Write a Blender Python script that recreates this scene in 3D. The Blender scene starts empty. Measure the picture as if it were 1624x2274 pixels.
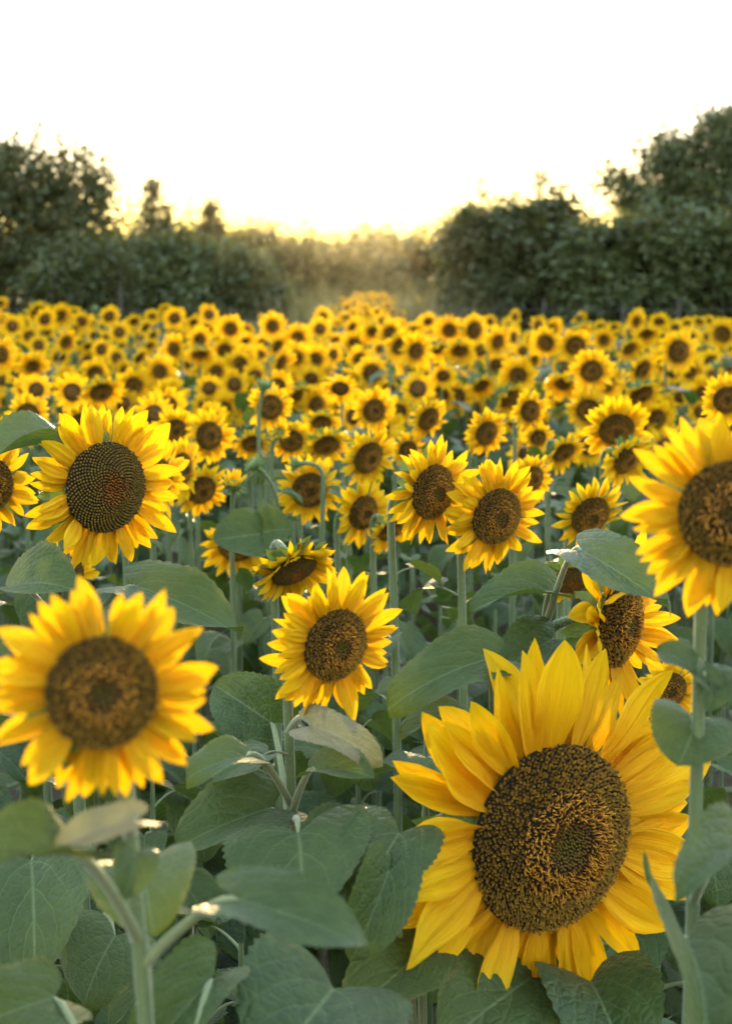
import bpy, math, random
import numpy as np
from mathutils import Vector, Matrix, Quaternion

# ------------------------------------------------------------------ camera, sky, sun, exposure
sc = bpy.context.scene
COL = sc.collection
F_PX, VW, VH = 3383.0, 1624.0, 2273.0          # focal length in units of a 1624 x 2273 picture
CAM_H = 2.1
PITCH = math.atan((VH / 2 - 612) / F_PX)       # eye level lies at y = 612
SUN_EL, SUN_AZ = 3.6, -0.3                     # degrees
cd = bpy.data.cameras.new('camera'); cam = bpy.data.objects.new('camera', cd); COL.objects.link(cam)
cam.location = (0, 0, CAM_H); cam.rotation_euler = (math.pi / 2 - PITCH, 0, 0)
cd.sensor_fit = 'HORIZONTAL'; cd.sensor_width = 24.0; cd.lens = 24.0 * F_PX / VW
cd.clip_start = 0.05; cd.clip_end = 3000
cd.dof.use_dof = True; cd.dof.focus_distance = 2.3
cd.dof.aperture_fstop = cd.lens / 1000.0 / (33.0 / F_PX)
sc.camera = cam

w = bpy.data.worlds.new('World'); sc.world = w; w.use_nodes = True
nt = w.node_tree; bg = nt.nodes['Background']
sky = nt.nodes.new('ShaderNodeTexSky'); sky.sky_type = 'NISHITA'; sky.sun_disc = False
sky.sun_elevation = math.radians(SUN_EL); sky.sun_rotation = math.radians(SUN_AZ)
sky.air_density = 0.9; sky.dust_density = 0.25; sky.ozone_density = 1.6
gam = nt.nodes.new('ShaderNodeGamma'); gam.inputs[1].default_value = 0.03   # soft, low-contrast hazy evening sky
tint = nt.nodes.new('ShaderNodeMixRGB'); tint.blend_type = 'MULTIPLY'; tint.inputs[0].default_value = 1
tint.inputs[2].default_value = (0.66, 0.61, 0.58, 1)
hs = nt.nodes.new('ShaderNodeHueSaturation'); hs.inputs['Saturation'].default_value = 15.0
nt.links.new(sky.outputs[0], gam.inputs[0]); nt.links.new(gam.outputs[0], hs.inputs['Color']); nt.links.new(hs.outputs[0], tint.inputs[1])
nt.links.new(tint.outputs[0], bg.inputs[0]); bg.inputs[1].default_value = 0.15

sd = bpy.data.lights.new('sun', 'SUN'); sd.energy = 0.38; sd.angle = math.radians(4); sd.color = (1.0, 0.70, 0.30)
sun = bpy.data.objects.new('sun', sd); COL.objects.link(sun)
sv = Vector((math.sin(math.radians(SUN_AZ)) * math.cos(math.radians(SUN_EL)), math.cos(math.radians(SUN_AZ)) * math.cos(math.radians(SUN_EL)), math.sin(math.radians(SUN_EL))))
sun.rotation_euler = (-sv).to_track_quat('-Z', 'Y').to_euler()
vs = sc.view_settings
vs.view_transform = 'Standard'; vs.look = 'None'; vs.gamma = 1; vs.use_curve_mapping = False
vs.exposure = 5.05
cy = sc.cycles
cy.use_denoising = True; cy.max_bounces = 6; cy.diffuse_bounces = 3; cy.glossy_bounces = 2; cy.transmission_bounces = 4
cy.volume_bounces = 0; cy.transparent_max_bounces = 8; cy.caustics_reflective = False; cy.caustics_refractive = False
cy.use_adaptive_sampling = True; cy.adaptive_threshold = 0.015; cy.sample_clamp_indirect = 4

# ------------------------------------------------------------------ geometry of the view
FWD = Vector((0, math.cos(PITCH), -math.sin(PITCH))); RIGHT = Vector((1, 0, 0)); UP = Vector((0, math.sin(PITCH), math.cos(PITCH)))
CAM = Vector((0, 0, CAM_H))
def P(x, y, z):
    """A point of the place seen at (x, y) of the picture, z metres in front of the camera."""
    return CAM + z * (FWD + (x - VW / 2) / F_PX * RIGHT + (VH / 2 - y) / F_PX * UP)
def GP(x, d, h=0.0):
    """A point d metres away at picture column x and height h above the ground."""
    return Vector(((x - VW / 2) / F_PX * d, d, h))

# ------------------------------------------------------------------ materials
def new_mat(name):
    m = bpy.data.materials.new(name); m.use_nodes = True
    for n in list(m.node_tree.nodes): m.node_tree.nodes.remove(n)
    return m, m.node_tree
class NB:
    def __init__(s, nt): s.nt = nt
    def n(s, t, **kw):
        o = s.nt.nodes.new(t)
        for k, v in kw.items(): setattr(o, k, v)
        return o
    def put(s, sock, v):
        if isinstance(v, bpy.types.NodeSocket): s.nt.links.new(v, sock)
        elif isinstance(v, (tuple, list)) and len(v) == 3 and sock.type == 'RGBA': sock.default_value = (*v, 1)
        else: sock.default_value = v
    def math(s, op, a, b=0.0, c=None, clamp=False):
        o = s.n('ShaderNodeMath', operation=op, use_clamp=clamp); s.put(o.inputs[0], a); s.put(o.inputs[1], b)
        if c is not None: s.put(o.inputs[2], c)
        return o.outputs[0]
    def mix(s, f, a, b, mode='MIX'):
        o = s.n('ShaderNodeMixRGB', blend_type=mode); s.put(o.inputs[0], f); s.put(o.inputs[1], a); s.put(o.inputs[2], b); return o.outputs[0]
    def noise(s, vec, scale, detail=2, rough=.5):
        o = s.n('ShaderNodeTexNoise'); s.put(o.inputs['Scale'], scale); s.put(o.inputs['Detail'], detail); s.put(o.inputs['Roughness'], rough)
        if vec is not None: s.put(o.inputs['Vector'], vec)
        return o.outputs['Fac']
    def uv(s):
        o = s.n('ShaderNodeUVMap'); x = s.n('ShaderNodeSeparateXYZ'); s.nt.links.new(o.outputs[0], x.inputs[0]); return o.outputs[0], x.outputs[0], x.outputs[1]
    def rng(s, v, a, b, c=0.0, d=1.0):
        o = s.n('ShaderNodeMapRange', clamp=True); s.put(o.inputs[0], v); o.inputs[1].default_value = a; o.inputs[2].default_value = b
        s.put(o.inputs[3], c); s.put(o.inputs[4], d); return o.outputs[0]
    def bump(s, h, strength, dist):
        o = s.n('ShaderNodeBump'); s.put(o.inputs['Height'], h); o.inputs['Strength'].default_value = strength; o.inputs['Distance'].default_value = dist; return o.outputs[0]
    def thin(s, col, tcol, fac, rough=.5, spec=.3, normal=None, sheen=0.0):
        """A thin living sheet: a principled face that also lets light through."""
        p = s.n('ShaderNodeBsdfPrincipled'); s.put(p.inputs['Base Color'], col); s.put(p.inputs['Roughness'], rough); p.inputs['Specular IOR Level'].default_value = spec
        if sheen: p.inputs['Sheen Weight'].default_value = sheen; p.inputs['Sheen Roughness'].default_value = .4
        t = s.n('ShaderNodeBsdfTranslucent'); s.put(t.inputs[0], tcol)
        if normal is not None: s.nt.links.new(normal, p.inputs['Normal']); s.nt.links.new(normal, t.inputs['Normal'])
        m = s.n('ShaderNodeMixShader'); s.put(m.inputs[0], fac); s.nt.links.new(p.outputs[0], m.inputs[1]); s.nt.links.new(t.outputs[0], m.inputs[2])
        o = s.n('ShaderNodeOutputMaterial'); s.nt.links.new(m.outputs[0], o.inputs[0])
    def solid(s, col, rough=.7, spec=.3, normal=None, fuzz=0.0):
        p = s.n('ShaderNodeBsdfPrincipled'); s.put(p.inputs['Base Color'], col); s.put(p.inputs['Roughness'], rough); p.inputs['Specular IOR Level'].default_value = spec
        if normal is not None: s.nt.links.new(normal, p.inputs['Normal'])
        if fuzz: p.inputs['Sheen Weight'].default_value = fuzz; p.inputs['Sheen Roughness'].default_value = .35; p.inputs['Sheen Tint'].default_value = (1, .97, .88, 1)
        o = s.n('ShaderNodeOutputMaterial'); s.nt.links.new(p.outputs[0], o.inputs[0])
    def rand(s): return s.n('ShaderNodeObjectInfo').outputs['Random']

def mat_petal():
    m, nt = new_mat('petal_yellow'); b = NB(nt); uv, u, v = b.uv()
    cx = b.n('ShaderNodeCombineXYZ'); b.put(cx.inputs[0], b.math('MULTIPLY', u, 16.0)); b.put(cx.inputs[1], b.math('MULTIPLY', v, 1.3)); b.put(cx.inputs[2], b.math('MULTIPLY', b.rand(), 40.0))
    streak = b.noise(cx.outputs[0], 1.0, 3, .6)
    base = b.rng(b.math('ADD', v, b.math('MULTIPLY', b.math('SUBTRACT', streak, .5), .5)), .02, .55)
    c = b.mix(base, (.84, .37, .006), (.93, .57, .007))
    c = b.mix(b.rng(v, .45, 1.0), c, (.94, .60, .010))
    c = b.mix(b.rng(streak, .52, .70, 0, .6), c, (.80, .34, .004))
    c = b.mix(b.rng(b.rand(), 0, 1, 0, .22), c, (.86, .44, .004))
    n = b.bump(streak, .8, .006)
    b.thin(c, b.mix(.5, c, (.90, .52, .003)), .42, .55, .22, n)
    return m
def mat_leaf(name, c1, c2, vein, tr, spec=.42):
    m, nt = new_mat(name); b = NB(nt); uv, u, v = b.uv(); au = b.math('ABSOLUTE', u)
    geo = b.n('ShaderNodeTexCoord').outputs['Object']
    nz = b.noise(geo, 5.0, 3); nf = b.noise(geo, 34.0, 3, .65)
    w_ = b.math('MULTIPLY', b.math('SUBTRACT', nz, .5), .35)
    lat = b.math('PINGPONG', b.math('ADD', b.math('MULTIPLY', b.math('SUBTRACT', v, b.math('MULTIPLY', au, .85)), 3.6), w_), .5)
    vo = b.n('ShaderNodeTexVoronoi', feature='DISTANCE_TO_EDGE'); vo.inputs['Scale'].default_value = 11; b.put(vo.inputs['Vector'], geo); cell = vo.outputs['Distance']
    latm = b.math('MAXIMUM', b.math('MULTIPLY', b.rng(lat, .0, .035, 1, 0), b.rng(au, .1, 1.0, .9, .25)), b.rng(cell, 0, .05, .16, 0))
    mid = b.rng(au, .0, .04, 1, 0)
    ve = b.math('MAXIMUM', latm, mid)
    c = b.mix(b.rng(nz, .3, .7), c1, c2)
    c = b.mix(b.rng(b.rand(), 0, 1, 0, .6), c, (c2[0] * 1.5, c2[1] * 1.22, c2[2] * .75))
    edge = b.math('MULTIPLY', b.rng(b.math('ADD', au, b.math('MULTIPLY', nz, .5)), 1.1, 1.35), b.rng(b.rand(), .5, .9)); c = b.mix(b.math('MULTIPLY', edge, .55), c, (.20, .16, .05))
    c = b.mix(b.rng(nf, .55, .8, 0, .4), c, (c1[0] * .7, c1[1] * .7, c1[2] * .7))
    c = b.mix(b.math('MULTIPLY', ve, .7), c, vein)
    h = b.math('ADD', b.math('MULTIPLY', b.rng(lat, 0, .2), .35), b.math('ADD', b.math('MULTIPLY', nf, .3), b.math('MULTIPLY', b.rng(cell, 0, .22), .35)))
    n = b.bump(h, .34, .012)
    b.thin(c, b.mix(.6, c, (.16, .24, .03)), tr, b.rng(b.rand(), 0, 1, .34, .58), spec, n, .06)
    return m
def mat_plain(name, c1, c2, scale=30, rough=.7, spec=.3, bump=.3, dist=.002, fuzz=0.0, stretch=None):
    m, nt = new_mat(name); b = NB(nt); geo = b.n('ShaderNodeTexCoord').outputs['Object']
    if stretch: mp = b.n('ShaderNodeMapping'); mp.inputs['Scale'].default_value = stretch; b.put(mp.inputs[0], geo); geo = mp.outputs[0]
    nz = b.noise(geo, scale * (3 if stretch else 1), 4, .6)
    c = b.mix(b.rng(nz, .3, .7), c1, c2); b.solid(c, rough, spec, b.bump(nz, bump, dist), fuzz); return m
def mat_vcol(name, rough=.8, spec=.15):
    m, nt = new_mat(name); b = NB(nt); a = b.n('ShaderNodeVertexColor', layer_name='Col'); geo = b.n('ShaderNodeTexCoord').outputs['Object']
    nz = b.noise(geo, 60, 2); c = b.mix(1, b.mix(.5, a.outputs[0], b.mix(nz, (.25, .25, .25), (1, 1, 1)), 'MULTIPLY'), (2.05, 1.9, 1.6), 'MULTIPLY'); b.solid(c, rough, spec); return m
def mat_foliage(name, c1, c2, tr=.3, scale=.9, spec=.3, rough=.5):
    m, nt = new_mat(name); b = NB(nt); geo = b.n('ShaderNodeTexCoord').outputs['Object']
    nz = b.noise(geo, scale, 3, .6); nf = b.noise(geo, 14, 1)
    c = b.mix(b.rng(nz, .35, .68), c1, c2); c = b.mix(b.rng(nf, .3, .7, 0, .5), c, (c2[0] * 1.3, c2[1] * 1.2, c2[2])); b.thin(c, b.mix(.5, c, (.20, .20, .02)), tr, rough, spec); return m

M = {}
M['petal'] = mat_petal()
M['leaf'] = mat_leaf('sunflower_leaf_green', (.017, .037, .009), (.042, .068, .017), (.14, .18, .075), .24, .26)
M['leaf_dry'] = mat_leaf('sunflower_leaf_drying', (.15, .13, .075), (.20, .17, .10), (.28, .24, .16), .2, .2)
M['stem'] = mat_plain('stem_green', (.07, .10, .037), (.125, .155, .066), 45, .6, .35, .6, .0025, .5, (1, 1, .12))
M['petiole'] = mat_plain('petiole_green', (.13, .155, .065), (.19, .20, .10), 30, .6, .3, .2, .001, .5)
M['disc'] = mat_vcol('disc_florets')
M['bract'] = mat_leaf('bract_green', (.075, .13, .035), (.11, .18, .05), (.18, .24, .10), .2, .35)
M['soil'] = None
M['bark'] = mat_plain('bark', (.045, .035, .025), (.10, .08, .06), 12, .9, .1, .6, .02)
M['wood'] = mat_plain('weathered_post_wood', (.028, .023, .018), (.055, .046, .038), 14, .85, .15, .5, .005)
M['wire'] = mat_plain('fence_wire', (.12, .12, .12), (.2, .2, .2), 40, .5, .4, .1)

def mat_soil():
    m, nt = new_mat('field_soil'); b = NB(nt); geo = b.n('ShaderNodeTexCoord').outputs['Object']
    n1 = b.noise(geo, 1.2, 4, .6); n2 = b.noise(geo, 22, 5, .7)
    c = b.mix(n2, (.035, .026, .018), (.10, .075, .05)); c = b.mix(b.rng(n1, .45, .65, 0, .8), c, (.07, .085, .03))
    b.solid(c, .95, .1, b.bump(n2, .8, .05)); return m
M['soil'] = mat_soil()

# ------------------------------------------------------------------ mesh helpers
def make_mesh(name, V, Fc, mats, uv=None, col=None, smooth=True, mi=None):
    me = bpy.data.meshes.new(name)
    V = np.asarray(V, dtype=np.float32)
    if isinstance(Fc, np.ndarray):
        k = Fc.shape[1]; nf = len(Fc); loops = Fc.ravel().astype(np.int32)
        me.vertices.add(len(V)); me.vertices.foreach_set('co', V.ravel())
        me.loops.add(len(loops)); me.loops.foreach_set('vertex_index', loops)
        me.polygons.add(nf); me.polygons.foreach_set('loop_start', np.arange(0, nf * k, k, dtype=np.int32)); me.polygons.foreach_set('loop_total', np.full(nf, k, dtype=np.int32))
        me.update(calc_edges=True)
    else:
        me.from_pydata(V.tolist(), [], [tuple(f) for f in Fc]); loops = None
    if loops is None:
        loops = np.empty(len(me.loops), dtype=np.int32); me.loops.foreach_get('vertex_index', loops)
    if uv is not None:
        l = me.uv_layers.new(name='UVMap'); l.data.foreach_set('uv', np.asarray(uv, dtype=np.float32)[loops].ravel())
    if col is not None:
        a = me.color_attributes.new('Col', 'FLOAT_COLOR', 'POINT'); c = np.ones((len(V), 4), dtype=np.float32); c[:, :3] = col; a.data.foreach_set('color', c.ravel())
    for m in mats: me.materials.append(m)
    if mi is not None: me.polygons.foreach_set('material_index', np.asarray(mi, dtype=np.int32))
    if smooth: me.polygons.foreach_set('use_smooth', np.ones(len(me.polygons), dtype=bool))
    me.update(); return me
def link(name, me, parent=None, mat=None):
    o = bpy.data.objects.new(name, me); COL.objects.link(o)
    if parent is not None: o.parent = parent
    if mat is not None: o.matrix_basis = mat
    return o
def tag(o, label, cat, group=None, kind=None):
    o['label'] = label; o['category'] = cat
    if group: o['group'] = group
    if kind: o['kind'] = kind
    return o
def grid_faces(nu, nv):
    i = np.arange((nu + 1) * (nv + 1)).reshape(nv + 1, nu + 1)
    return np.stack([i[:-1, :-1], i[:-1, 1:], i[1:, 1:], i[1:, :-1]], -1).reshape(-1, 4)
def tube(pts, radii, sides=8):
    pts = [Vector(p) for p in pts]; V = []; n = len(pts); ref = None
    for i, p in enumerate(pts):
        t = (pts[min(i + 1, n - 1)] - pts[max(i - 1, 0)]).normalized()
        if ref is None:
            ref = t.orthogonal().normalized()
        ref = (ref - t * ref.dot(t)).normalized(); bb = t.cross(ref)
        for k in range(sides):
            a = 2 * math.pi * k / sides; V.append(p + radii[i] * (math.cos(a) * ref + math.sin(a) * bb))
    Fc = []
    for i in range(n - 1):
        for k in range(sides):
            k2 = (k + 1) % sides; Fc.append((i * sides + k, i * sides + k2, (i + 1) * sides + k2, (i + 1) * sides + k))
    return np.array([tuple(v) for v in V]), np.array(Fc)
def bez(p0, p1, p2, p3, n):
    r = []
    for i in range(n + 1):
        t = i / n; s = 1 - t; r.append(p0 * s ** 3 + p1 * 3 * s * s * t + p2 * 3 * s * t * t + p3 * t ** 3)
    return r
def join(parts):
    """parts: list of (V, F) -> one (V, F)"""
    Vs, Fs, o = [], [], 0
    for V, Fc in parts:
        Vs.append(V); Fs.append(Fc + o); o += len(V)
    return np.concatenate(Vs), np.concatenate(Fs)
def xf(V, m):
    A = np.array(m); return V @ A[:3, :3].T + A[:3, 3]

# ------------------------------------------------------------------ petals
PV = [0, .15, .35, .55, .75, .88, .96, 1]; PW = [.45, .74, .98, .98, .74, .43, .19, .01]
def petal_geo(rs, nu, nv, droopy=0.0):
    u, v = np.meshgrid(np.linspace(-1, 1, nu + 1), np.linspace(0, 1, nv + 1))
    wd = rs.uniform(.33, .48); wv = np.interp(v, PV, PW) * wd * .5
    cup = rs.uniform(-.35, .75); bend = rs.uniform(-.30, .30) - droopy; side = rs.uniform(-.12, .12); tw = rs.uniform(-.6, .6)
    curl = rs.choice([0, 0, rs.uniform(.2, .5), -rs.uniform(.2, .5)])
    x = v.copy(); y = u * wv; z = cup * wv * (u * u - .4) + .060 * wd * np.cos(u * math.pi * 2.4 + rs.uniform(-1, 1)) * np.sin(math.pi * np.clip(v, 0, 1)) * 1.2
    z = z + .02 * np.sin(v * 9 + rs.uniform(0, 6)) * np.abs(u) * np.sin(math.pi * v)
    y = y + .012 * np.sin(v * 7 + rs.uniform(0, 6)) * v
    a = tw * v ** 1.5; y, z = y * np.cos(a) - z * np.sin(a), y * np.sin(a) + z * np.cos(a)
    th = bend * v + curl * np.clip(v - .6, 0, 1) ** 1.5 * 3       # bend the midline
    dx = np.diff(x, axis=0, prepend=0); X = np.cumsum(dx * np.cos(th * 1.5), axis=0); Z = np.cumsum(dx * np.sin(th * 1.5), axis=0)
    X = X - np.sin(th * 1.5) * z; Z = Z + np.cos(th * 1.5) * z
    y = y + side * v * v
    return np.stack([X, y, Z], -1).reshape(-1, 3), grid_faces(nu, nv), np.stack([u, v], -1).reshape(-1, 2)
def petal_lib(n, nu, nv, seed, droopy=0.0):
    out = []
    for i in range(n):
        rs = np.random.RandomState(seed + i); V, Fc, U = petal_geo(rs, nu, nv, droopy); out.append(make_mesh('petal', V, Fc, [M['petal']], U))
    return out
PET_HI = petal_lib(20, 10, 16, 100); PET_MD = petal_lib(16, 4, 7, 300); PET_DROOP = petal_lib(12, 8, 12, 500, .15)

def petal_frames(rs, n, layers=2, spread=.28, length=1.0, lj=.14, tilt0=.05, r0=.93, wj=(.85, 1.15)):
    """(petal index, matrix in the head's frame): disc radius is 1, +Z is the way the flower faces."""
    out = []
    for l in range(layers):
        for i in range(n):
            a = 2 * math.pi * (i + (.5 if layers < 3 else .37) * l + rs.uniform(-.24, .24)) / n
            tilt = tilt0 + rs.uniform(-spread, spread) - .12 * l
            s = length * (1 + rs.uniform(-lj, lj)) * (1.0 if l == 0 else .97)
            m = Matrix.Rotation(a, 4, 'Z') @ Matrix.Translation((r0 - .03 * l, 0, -.03 - .06 * l)) @ Matrix.Rotation(-tilt, 4, 'Y') @ Matrix.Rotation(rs.uniform(-.12, .12), 4, 'Z') @ Matrix.Rotation(rs.uniform(-.5, .5), 4, 'X')
            out.append((rs.randint(0, 10 ** 6), m @ Matrix.Diagonal((s, s * rs.uniform(*wj), s, 1))))
    return out
def ring_geo(seed, n=15, length=1.28, nu=2, nv=4):
    rs = np.random.RandomState(seed); parts = []; U = []
    for k, m in petal_frames(rs, n, 2, rs.uniform(.2, .5), length, .2, rs.uniform(-.15, .35)):
        V, Fc, uv = petal_geo(np.random.RandomState(k % 9999), nu, nv); parts.append((xf(V, m), Fc)); U.append(uv)
    V, Fc = join(parts); return V, Fc, np.concatenate(U)
RING_G = [ring_geo(700 + i, 12 + i % 5) for i in range(12)]
RING = [make_mesh('petal_ring', V, Fc, [M['petal']], U) for V, Fc, U in RING_G]

# ------------------------------------------------------------------ discs
def dome(r): return .34 * (1 - r ** 2) - .10 * math.exp(-(r / .25) ** 2)
def disc_detail(seed, N, style):
    """A domed seed disc; every floret is its own little cup, curled tube or bud."""
    rs = np.random.RandomState(seed); V = []; Fc = []; C = []
    def add(vs, fs, cs):
        o = len(V); V.extend(vs); C.extend(cs); Fc.extend([tuple(i + o for i in f) for f in fs])
    nr, ns = 14, 40
    base = [(0, 0, dome(0) - .02)]; bc = [(.012, .008, .003)]
    for i in range(1, nr + 1):
        r = i / nr
        for k in range(ns):
            a = 2 * math.pi * k / ns; base.append((r * math.cos(a), r * math.sin(a), dome(r) - .02)); bc.append((.010, .007, .003))
    bf = [(0, 1 + k, 1 + (k + 1) % ns) for k in range(ns)]
    for i in range(1, nr):
        for k in range(ns):
            k2 = (k + 1) % ns; a0 = 1 + (i - 1) * ns; a1 = 1 + i * ns; bf.append((a0 + k, a1 + k, a1 + k2, a0 + k2))
    add(base, bf, bc)
    sp = math.sqrt(math.pi / N)
    for i in range(N):
        r = math.sqrt((i + .5) / N) * .985; a = i * 2.399963 + rs.uniform(-.3, .3) * sp / max(r, .1) * (.35 if style == 'seed' else 1); r += rs.uniform(-.3, .3) * sp * (.35 if style == 'seed' else 1)
        z = dome(r); c = Vector((r * math.cos(a), r * math.sin(a), z))
        sl = -(.68 * r - .2 * r / .0625 * .1 * math.exp(-(r / .25) ** 2)); nrm = Vector((-sl * math.cos(a), -sl * math.sin(a), 1)).normalized()
        t1 = nrm.orthogonal().normalized(); t2 = nrm.cross(t1); rad = Vector((math.cos(a), math.sin(a), 0))
        j = rs.uniform(.75, 1.3)
        if style == 'seed':           # rows of plump seeds, rusty heart
            q = rs.uniform(.7, 1.25); hr = sp * (.50 if r > .3 else .42); hh = sp * .55 * rs.uniform(.7, 1.3)
            if r < .26 + rs.uniform(-.06, .08): ci = (.16 * q, .060 * q, .010); cb = (.06, .022, .006); hh *= 1.9
            elif r < .42: ci = (.10 * q, .05 * q, .010); cb = (.03, .015, .005)
            else: ci = (.085 * q, .056 * q, .012); cb = (.030, .020, .006)
            kk = 5; ang = a
            vs = []; cs = []
            for k in range(kk):
                b_ = 2 * math.pi * k / kk + ang; vs.append(c + hr * (math.cos(b_) * t1 + math.sin(b_) * t2)); cs.append(cb)
            for k in range(kk):
                b_ = 2 * math.pi * k / kk + ang; vs.append(c + hr * .6 * (math.cos(b_) * t1 + math.sin(b_) * t2) + nrm * hh); cs.append(ci)
            vs.append(c + nrm * hh * 1.25); cs.append(ci)
            fs = [(k, (k + 1) % kk, kk + (k + 1) % kk, kk + k) for k in range(kk)] + [(kk + k, kk + (k + 1) % kk, 2 * kk) for k in range(kk)]
            add([tuple(x) for x in vs], fs, cs); continue
        if r < .27 + rs.uniform(-.03, .03):           # unopened buds at the heart
            hr = sp * .45; hh = sp * rs.uniform(.4, .8); g = 1 - r / .3
            q = rs.uniform(.7, 1.3); ci = ((.13 + .03 * (1 - g)) * q, (.065 + .055 * g) * q, .014); cb = (.045, .028, .008)
            kk = 5; vs = []; cs = []
            for k in range(kk):
                b_ = 2 * math.pi * k / kk; vs.append(c + hr * (math.cos(b_) * t1 + math.sin(b_) * t2)); cs.append(cb)
            vs.append(c + nrm * hh * 1.4); cs.append(ci)
            add([tuple(x) for x in vs], [(k, (k + 1) % kk, kk) for k in range(kk)], cs)
        elif r < .56 + rs.uniform(-.04, .04):         # curled, pollen-bearing tubes
            L = sp * rs.uniform(1.7, 2.8); w0 = sp * .26; d = (nrm + rad * rs.uniform(-.2, .5) + t1 * rs.uniform(-.35, .35) + t2 * rs.uniform(-.35, .35)).normalized()
            q = rs.uniform(.7, 1.35); tip = (.30 * q, .145 * q, .020); mid = (.16 * q, .066 * q, .010); low = (.025, .010, .004)
            side = (t1 * rs.uniform(-1, 1) + t2 * rs.uniform(-1, 1)).normalized()
            ctr = [c, c + d * L * .45, c + d * L * .8 + side * L * .12, c + d * L * .95 + side * L * .42]
            ww = [w0, w0 * .85, w0 * .7, w0 * .3]; vs = []; cs = []
            for p_, w_, col_ in zip(ctr, ww, (low, mid, tip, tip)):
                for k in range(3):
                    b_ = 2 * math.pi * k / 3; vs.append(p_ + w_ * (math.cos(b_) * t1 + math.sin(b_) * t2)); cs.append(col_)
            fs = [(s * 3 + k, s * 3 + (k + 1) % 3, s * 3 + 3 + (k + 1) % 3, s * 3 + 3 + k) for s in range(3) for k in range(3)]
            add([tuple(x) for x in vs], fs, cs)
        else:                                         # open cups with gold rims and dark throats
            hr = sp * .42 * j; hh = sp * rs.uniform(.5, 1.15); q = rs.uniform(.55, 1.3); lean = rad * rs.uniform(-.1, .35) * hh
            rim = (.20 * q, .112 * q, .017); cb = (.026, .016, .005); dark = (.010, .006, .002); kk = 5; o_ = rs.uniform(0, 6)
            vs = []; cs = []
            for k in range(kk):
                b_ = 2 * math.pi * k / kk + o_; e = math.cos(b_) * t1 + math.sin(b_) * t2; vs.append(c + hr * .6 * e); cs.append(cb)
            for k in range(kk):
                b_ = 2 * math.pi * k / kk + o_; e = math.cos(b_) * t1 + math.sin(b_) * t2; vs.append(c + hr * rs.uniform(.8, 1.15) * e + nrm * hh * rs.uniform(.8, 1.3) + lean); cs.append(rim)
            vs.append(c + nrm * hh * .2); cs.append(dark)
            fs = [(k, (k + 1) % kk, kk + (k + 1) % kk, kk + k) for k in range(kk)] + [(kk + k, kk + (k + 1) % kk, 2 * kk) for k in range(kk)]
            add([tuple(x) for x in vs], fs, cs)
    return make_mesh('flower_head', V, Fc, [M['disc']], col=np.array(C), smooth=False)
def disc_low_geo(seed):
    rs = np.random.RandomState(seed); V = [(0, 0, dome(0))]; C = [(.05, .030, .008)]; nr, ns = 9, 18
    for i in range(1, nr + 1):
        r = i / nr
        for k in range(ns):
            a = 2 * math.pi * (k + .5 * (i % 2)) / ns; q = rs.uniform(.5, 1.5); j = rs.uniform(-.03, .03)
            V.append((r * math.cos(a), r * math.sin(a), dome(r) + j))
            C.append(tuple(q * x for x in ((.060, .034, .007) if r < .3 else (.085, .038, .008) if r < .55 else (.042, .024, .006))))
    Fc = [(0, 1 + k, 1 + (k + 1) % ns) for k in range(ns)]
    for i in range(1, nr):
        for k in range(ns):
            k2 = (k + 1) % ns; a0 = 1 + (i - 1) * ns; a1 = 1 + i * ns; Fc += [(a0 + k, a1 + k, a1 + k2), (a0 + k, a1 + k2, a0 + k2)]
    b0 = len(V)                                        # green back of the head
    for r, z in ((1.04, -.06), (.7, -.26), (.2, -.36)):
        for k in range(ns):
            a = 2 * math.pi * (k + .5) / ns; V.append((r * math.cos(a), r * math.sin(a), z)); C.append((.09, .14, .045))
    rings = [1 + (nr - 1) * ns, b0, b0 + ns, b0 + 2 * ns]
    for r0, r1 in zip(rings, rings[1:]):
        for k in range(ns):
            k2 = (k + 1) % ns; Fc += [(r0 + k, r1 + k, r1 + k2), (r0 + k, r1 + k2, r0 + k2)]
    return np.array(V), np.array(Fc), np.array(C)
DISC_LOW_G = [disc_low_geo(40 + i) for i in range(3)]
DISC_LOW = [make_mesh('flower_head', V, Fc, [M['disc']], col=C) for V, Fc, C in DISC_LOW_G]
DISC_HERO = disc_detail(1, 2600, 'floret')
DISC_MD = [disc_detail(2, 800, 'floret'), disc_detail(3, 1000, 'floret')]
DISC_SEED = disc_detail(4, 760, 'seed')

# ------------------------------------------------------------------ calyx, bracts
def cup_mesh():
    V = []; Fc = []; ns = 24; prof = ((.90, -.12), (.95, -.20), (.82, -.30), (.5, -.40), (.22, -.46), (.12, -.58))
    for r, z in prof:
        for k in range(ns): V.append((r * math.cos(2 * math.pi * k / ns), r * math.sin(2 * math.pi * k / ns), z))
    for i in range(len(prof) - 1):
        for k in range(ns):
            k2 = (k + 1) % ns; Fc.append((i * ns + k, (i + 1) * ns + k, (i + 1) * ns + k2, i * ns + k2))
    U = [(0.5, .5)] * len(V)
    return np.array(V), np.array(Fc), np.array(U)
def bract_geo(rs):
    u, v = np.meshgrid(np.linspace(-1, 1, 5), np.linspace(0, 1, 8)); wv = .19 * (1 - v) ** .7 * (1 + .9 * v) * np.where(v > .7, .55 + .45 * (1 - v) / .3, 1)
    b = rs.uniform(-.2, .6); X = v * .75; Z = b * v * v * .6 + .08 * np.sin(v * 5 + rs.uniform(0, 5)); Y = u * wv + rs.uniform(-.12, .12) * v * v
    Z = Z + .35 * np.abs(u) * wv
    return np.stack([X, Y, Z], -1).reshape(-1, 3), grid_faces(4, 7), np.stack([u, v], -1).reshape(-1, 2)
BRACT = []
for i in range(6):
    V, Fc, U = bract_geo(np.random.RandomState(60 + i)); BRACT.append(make_mesh('bract', V, Fc, [M['bract']], U))
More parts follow.
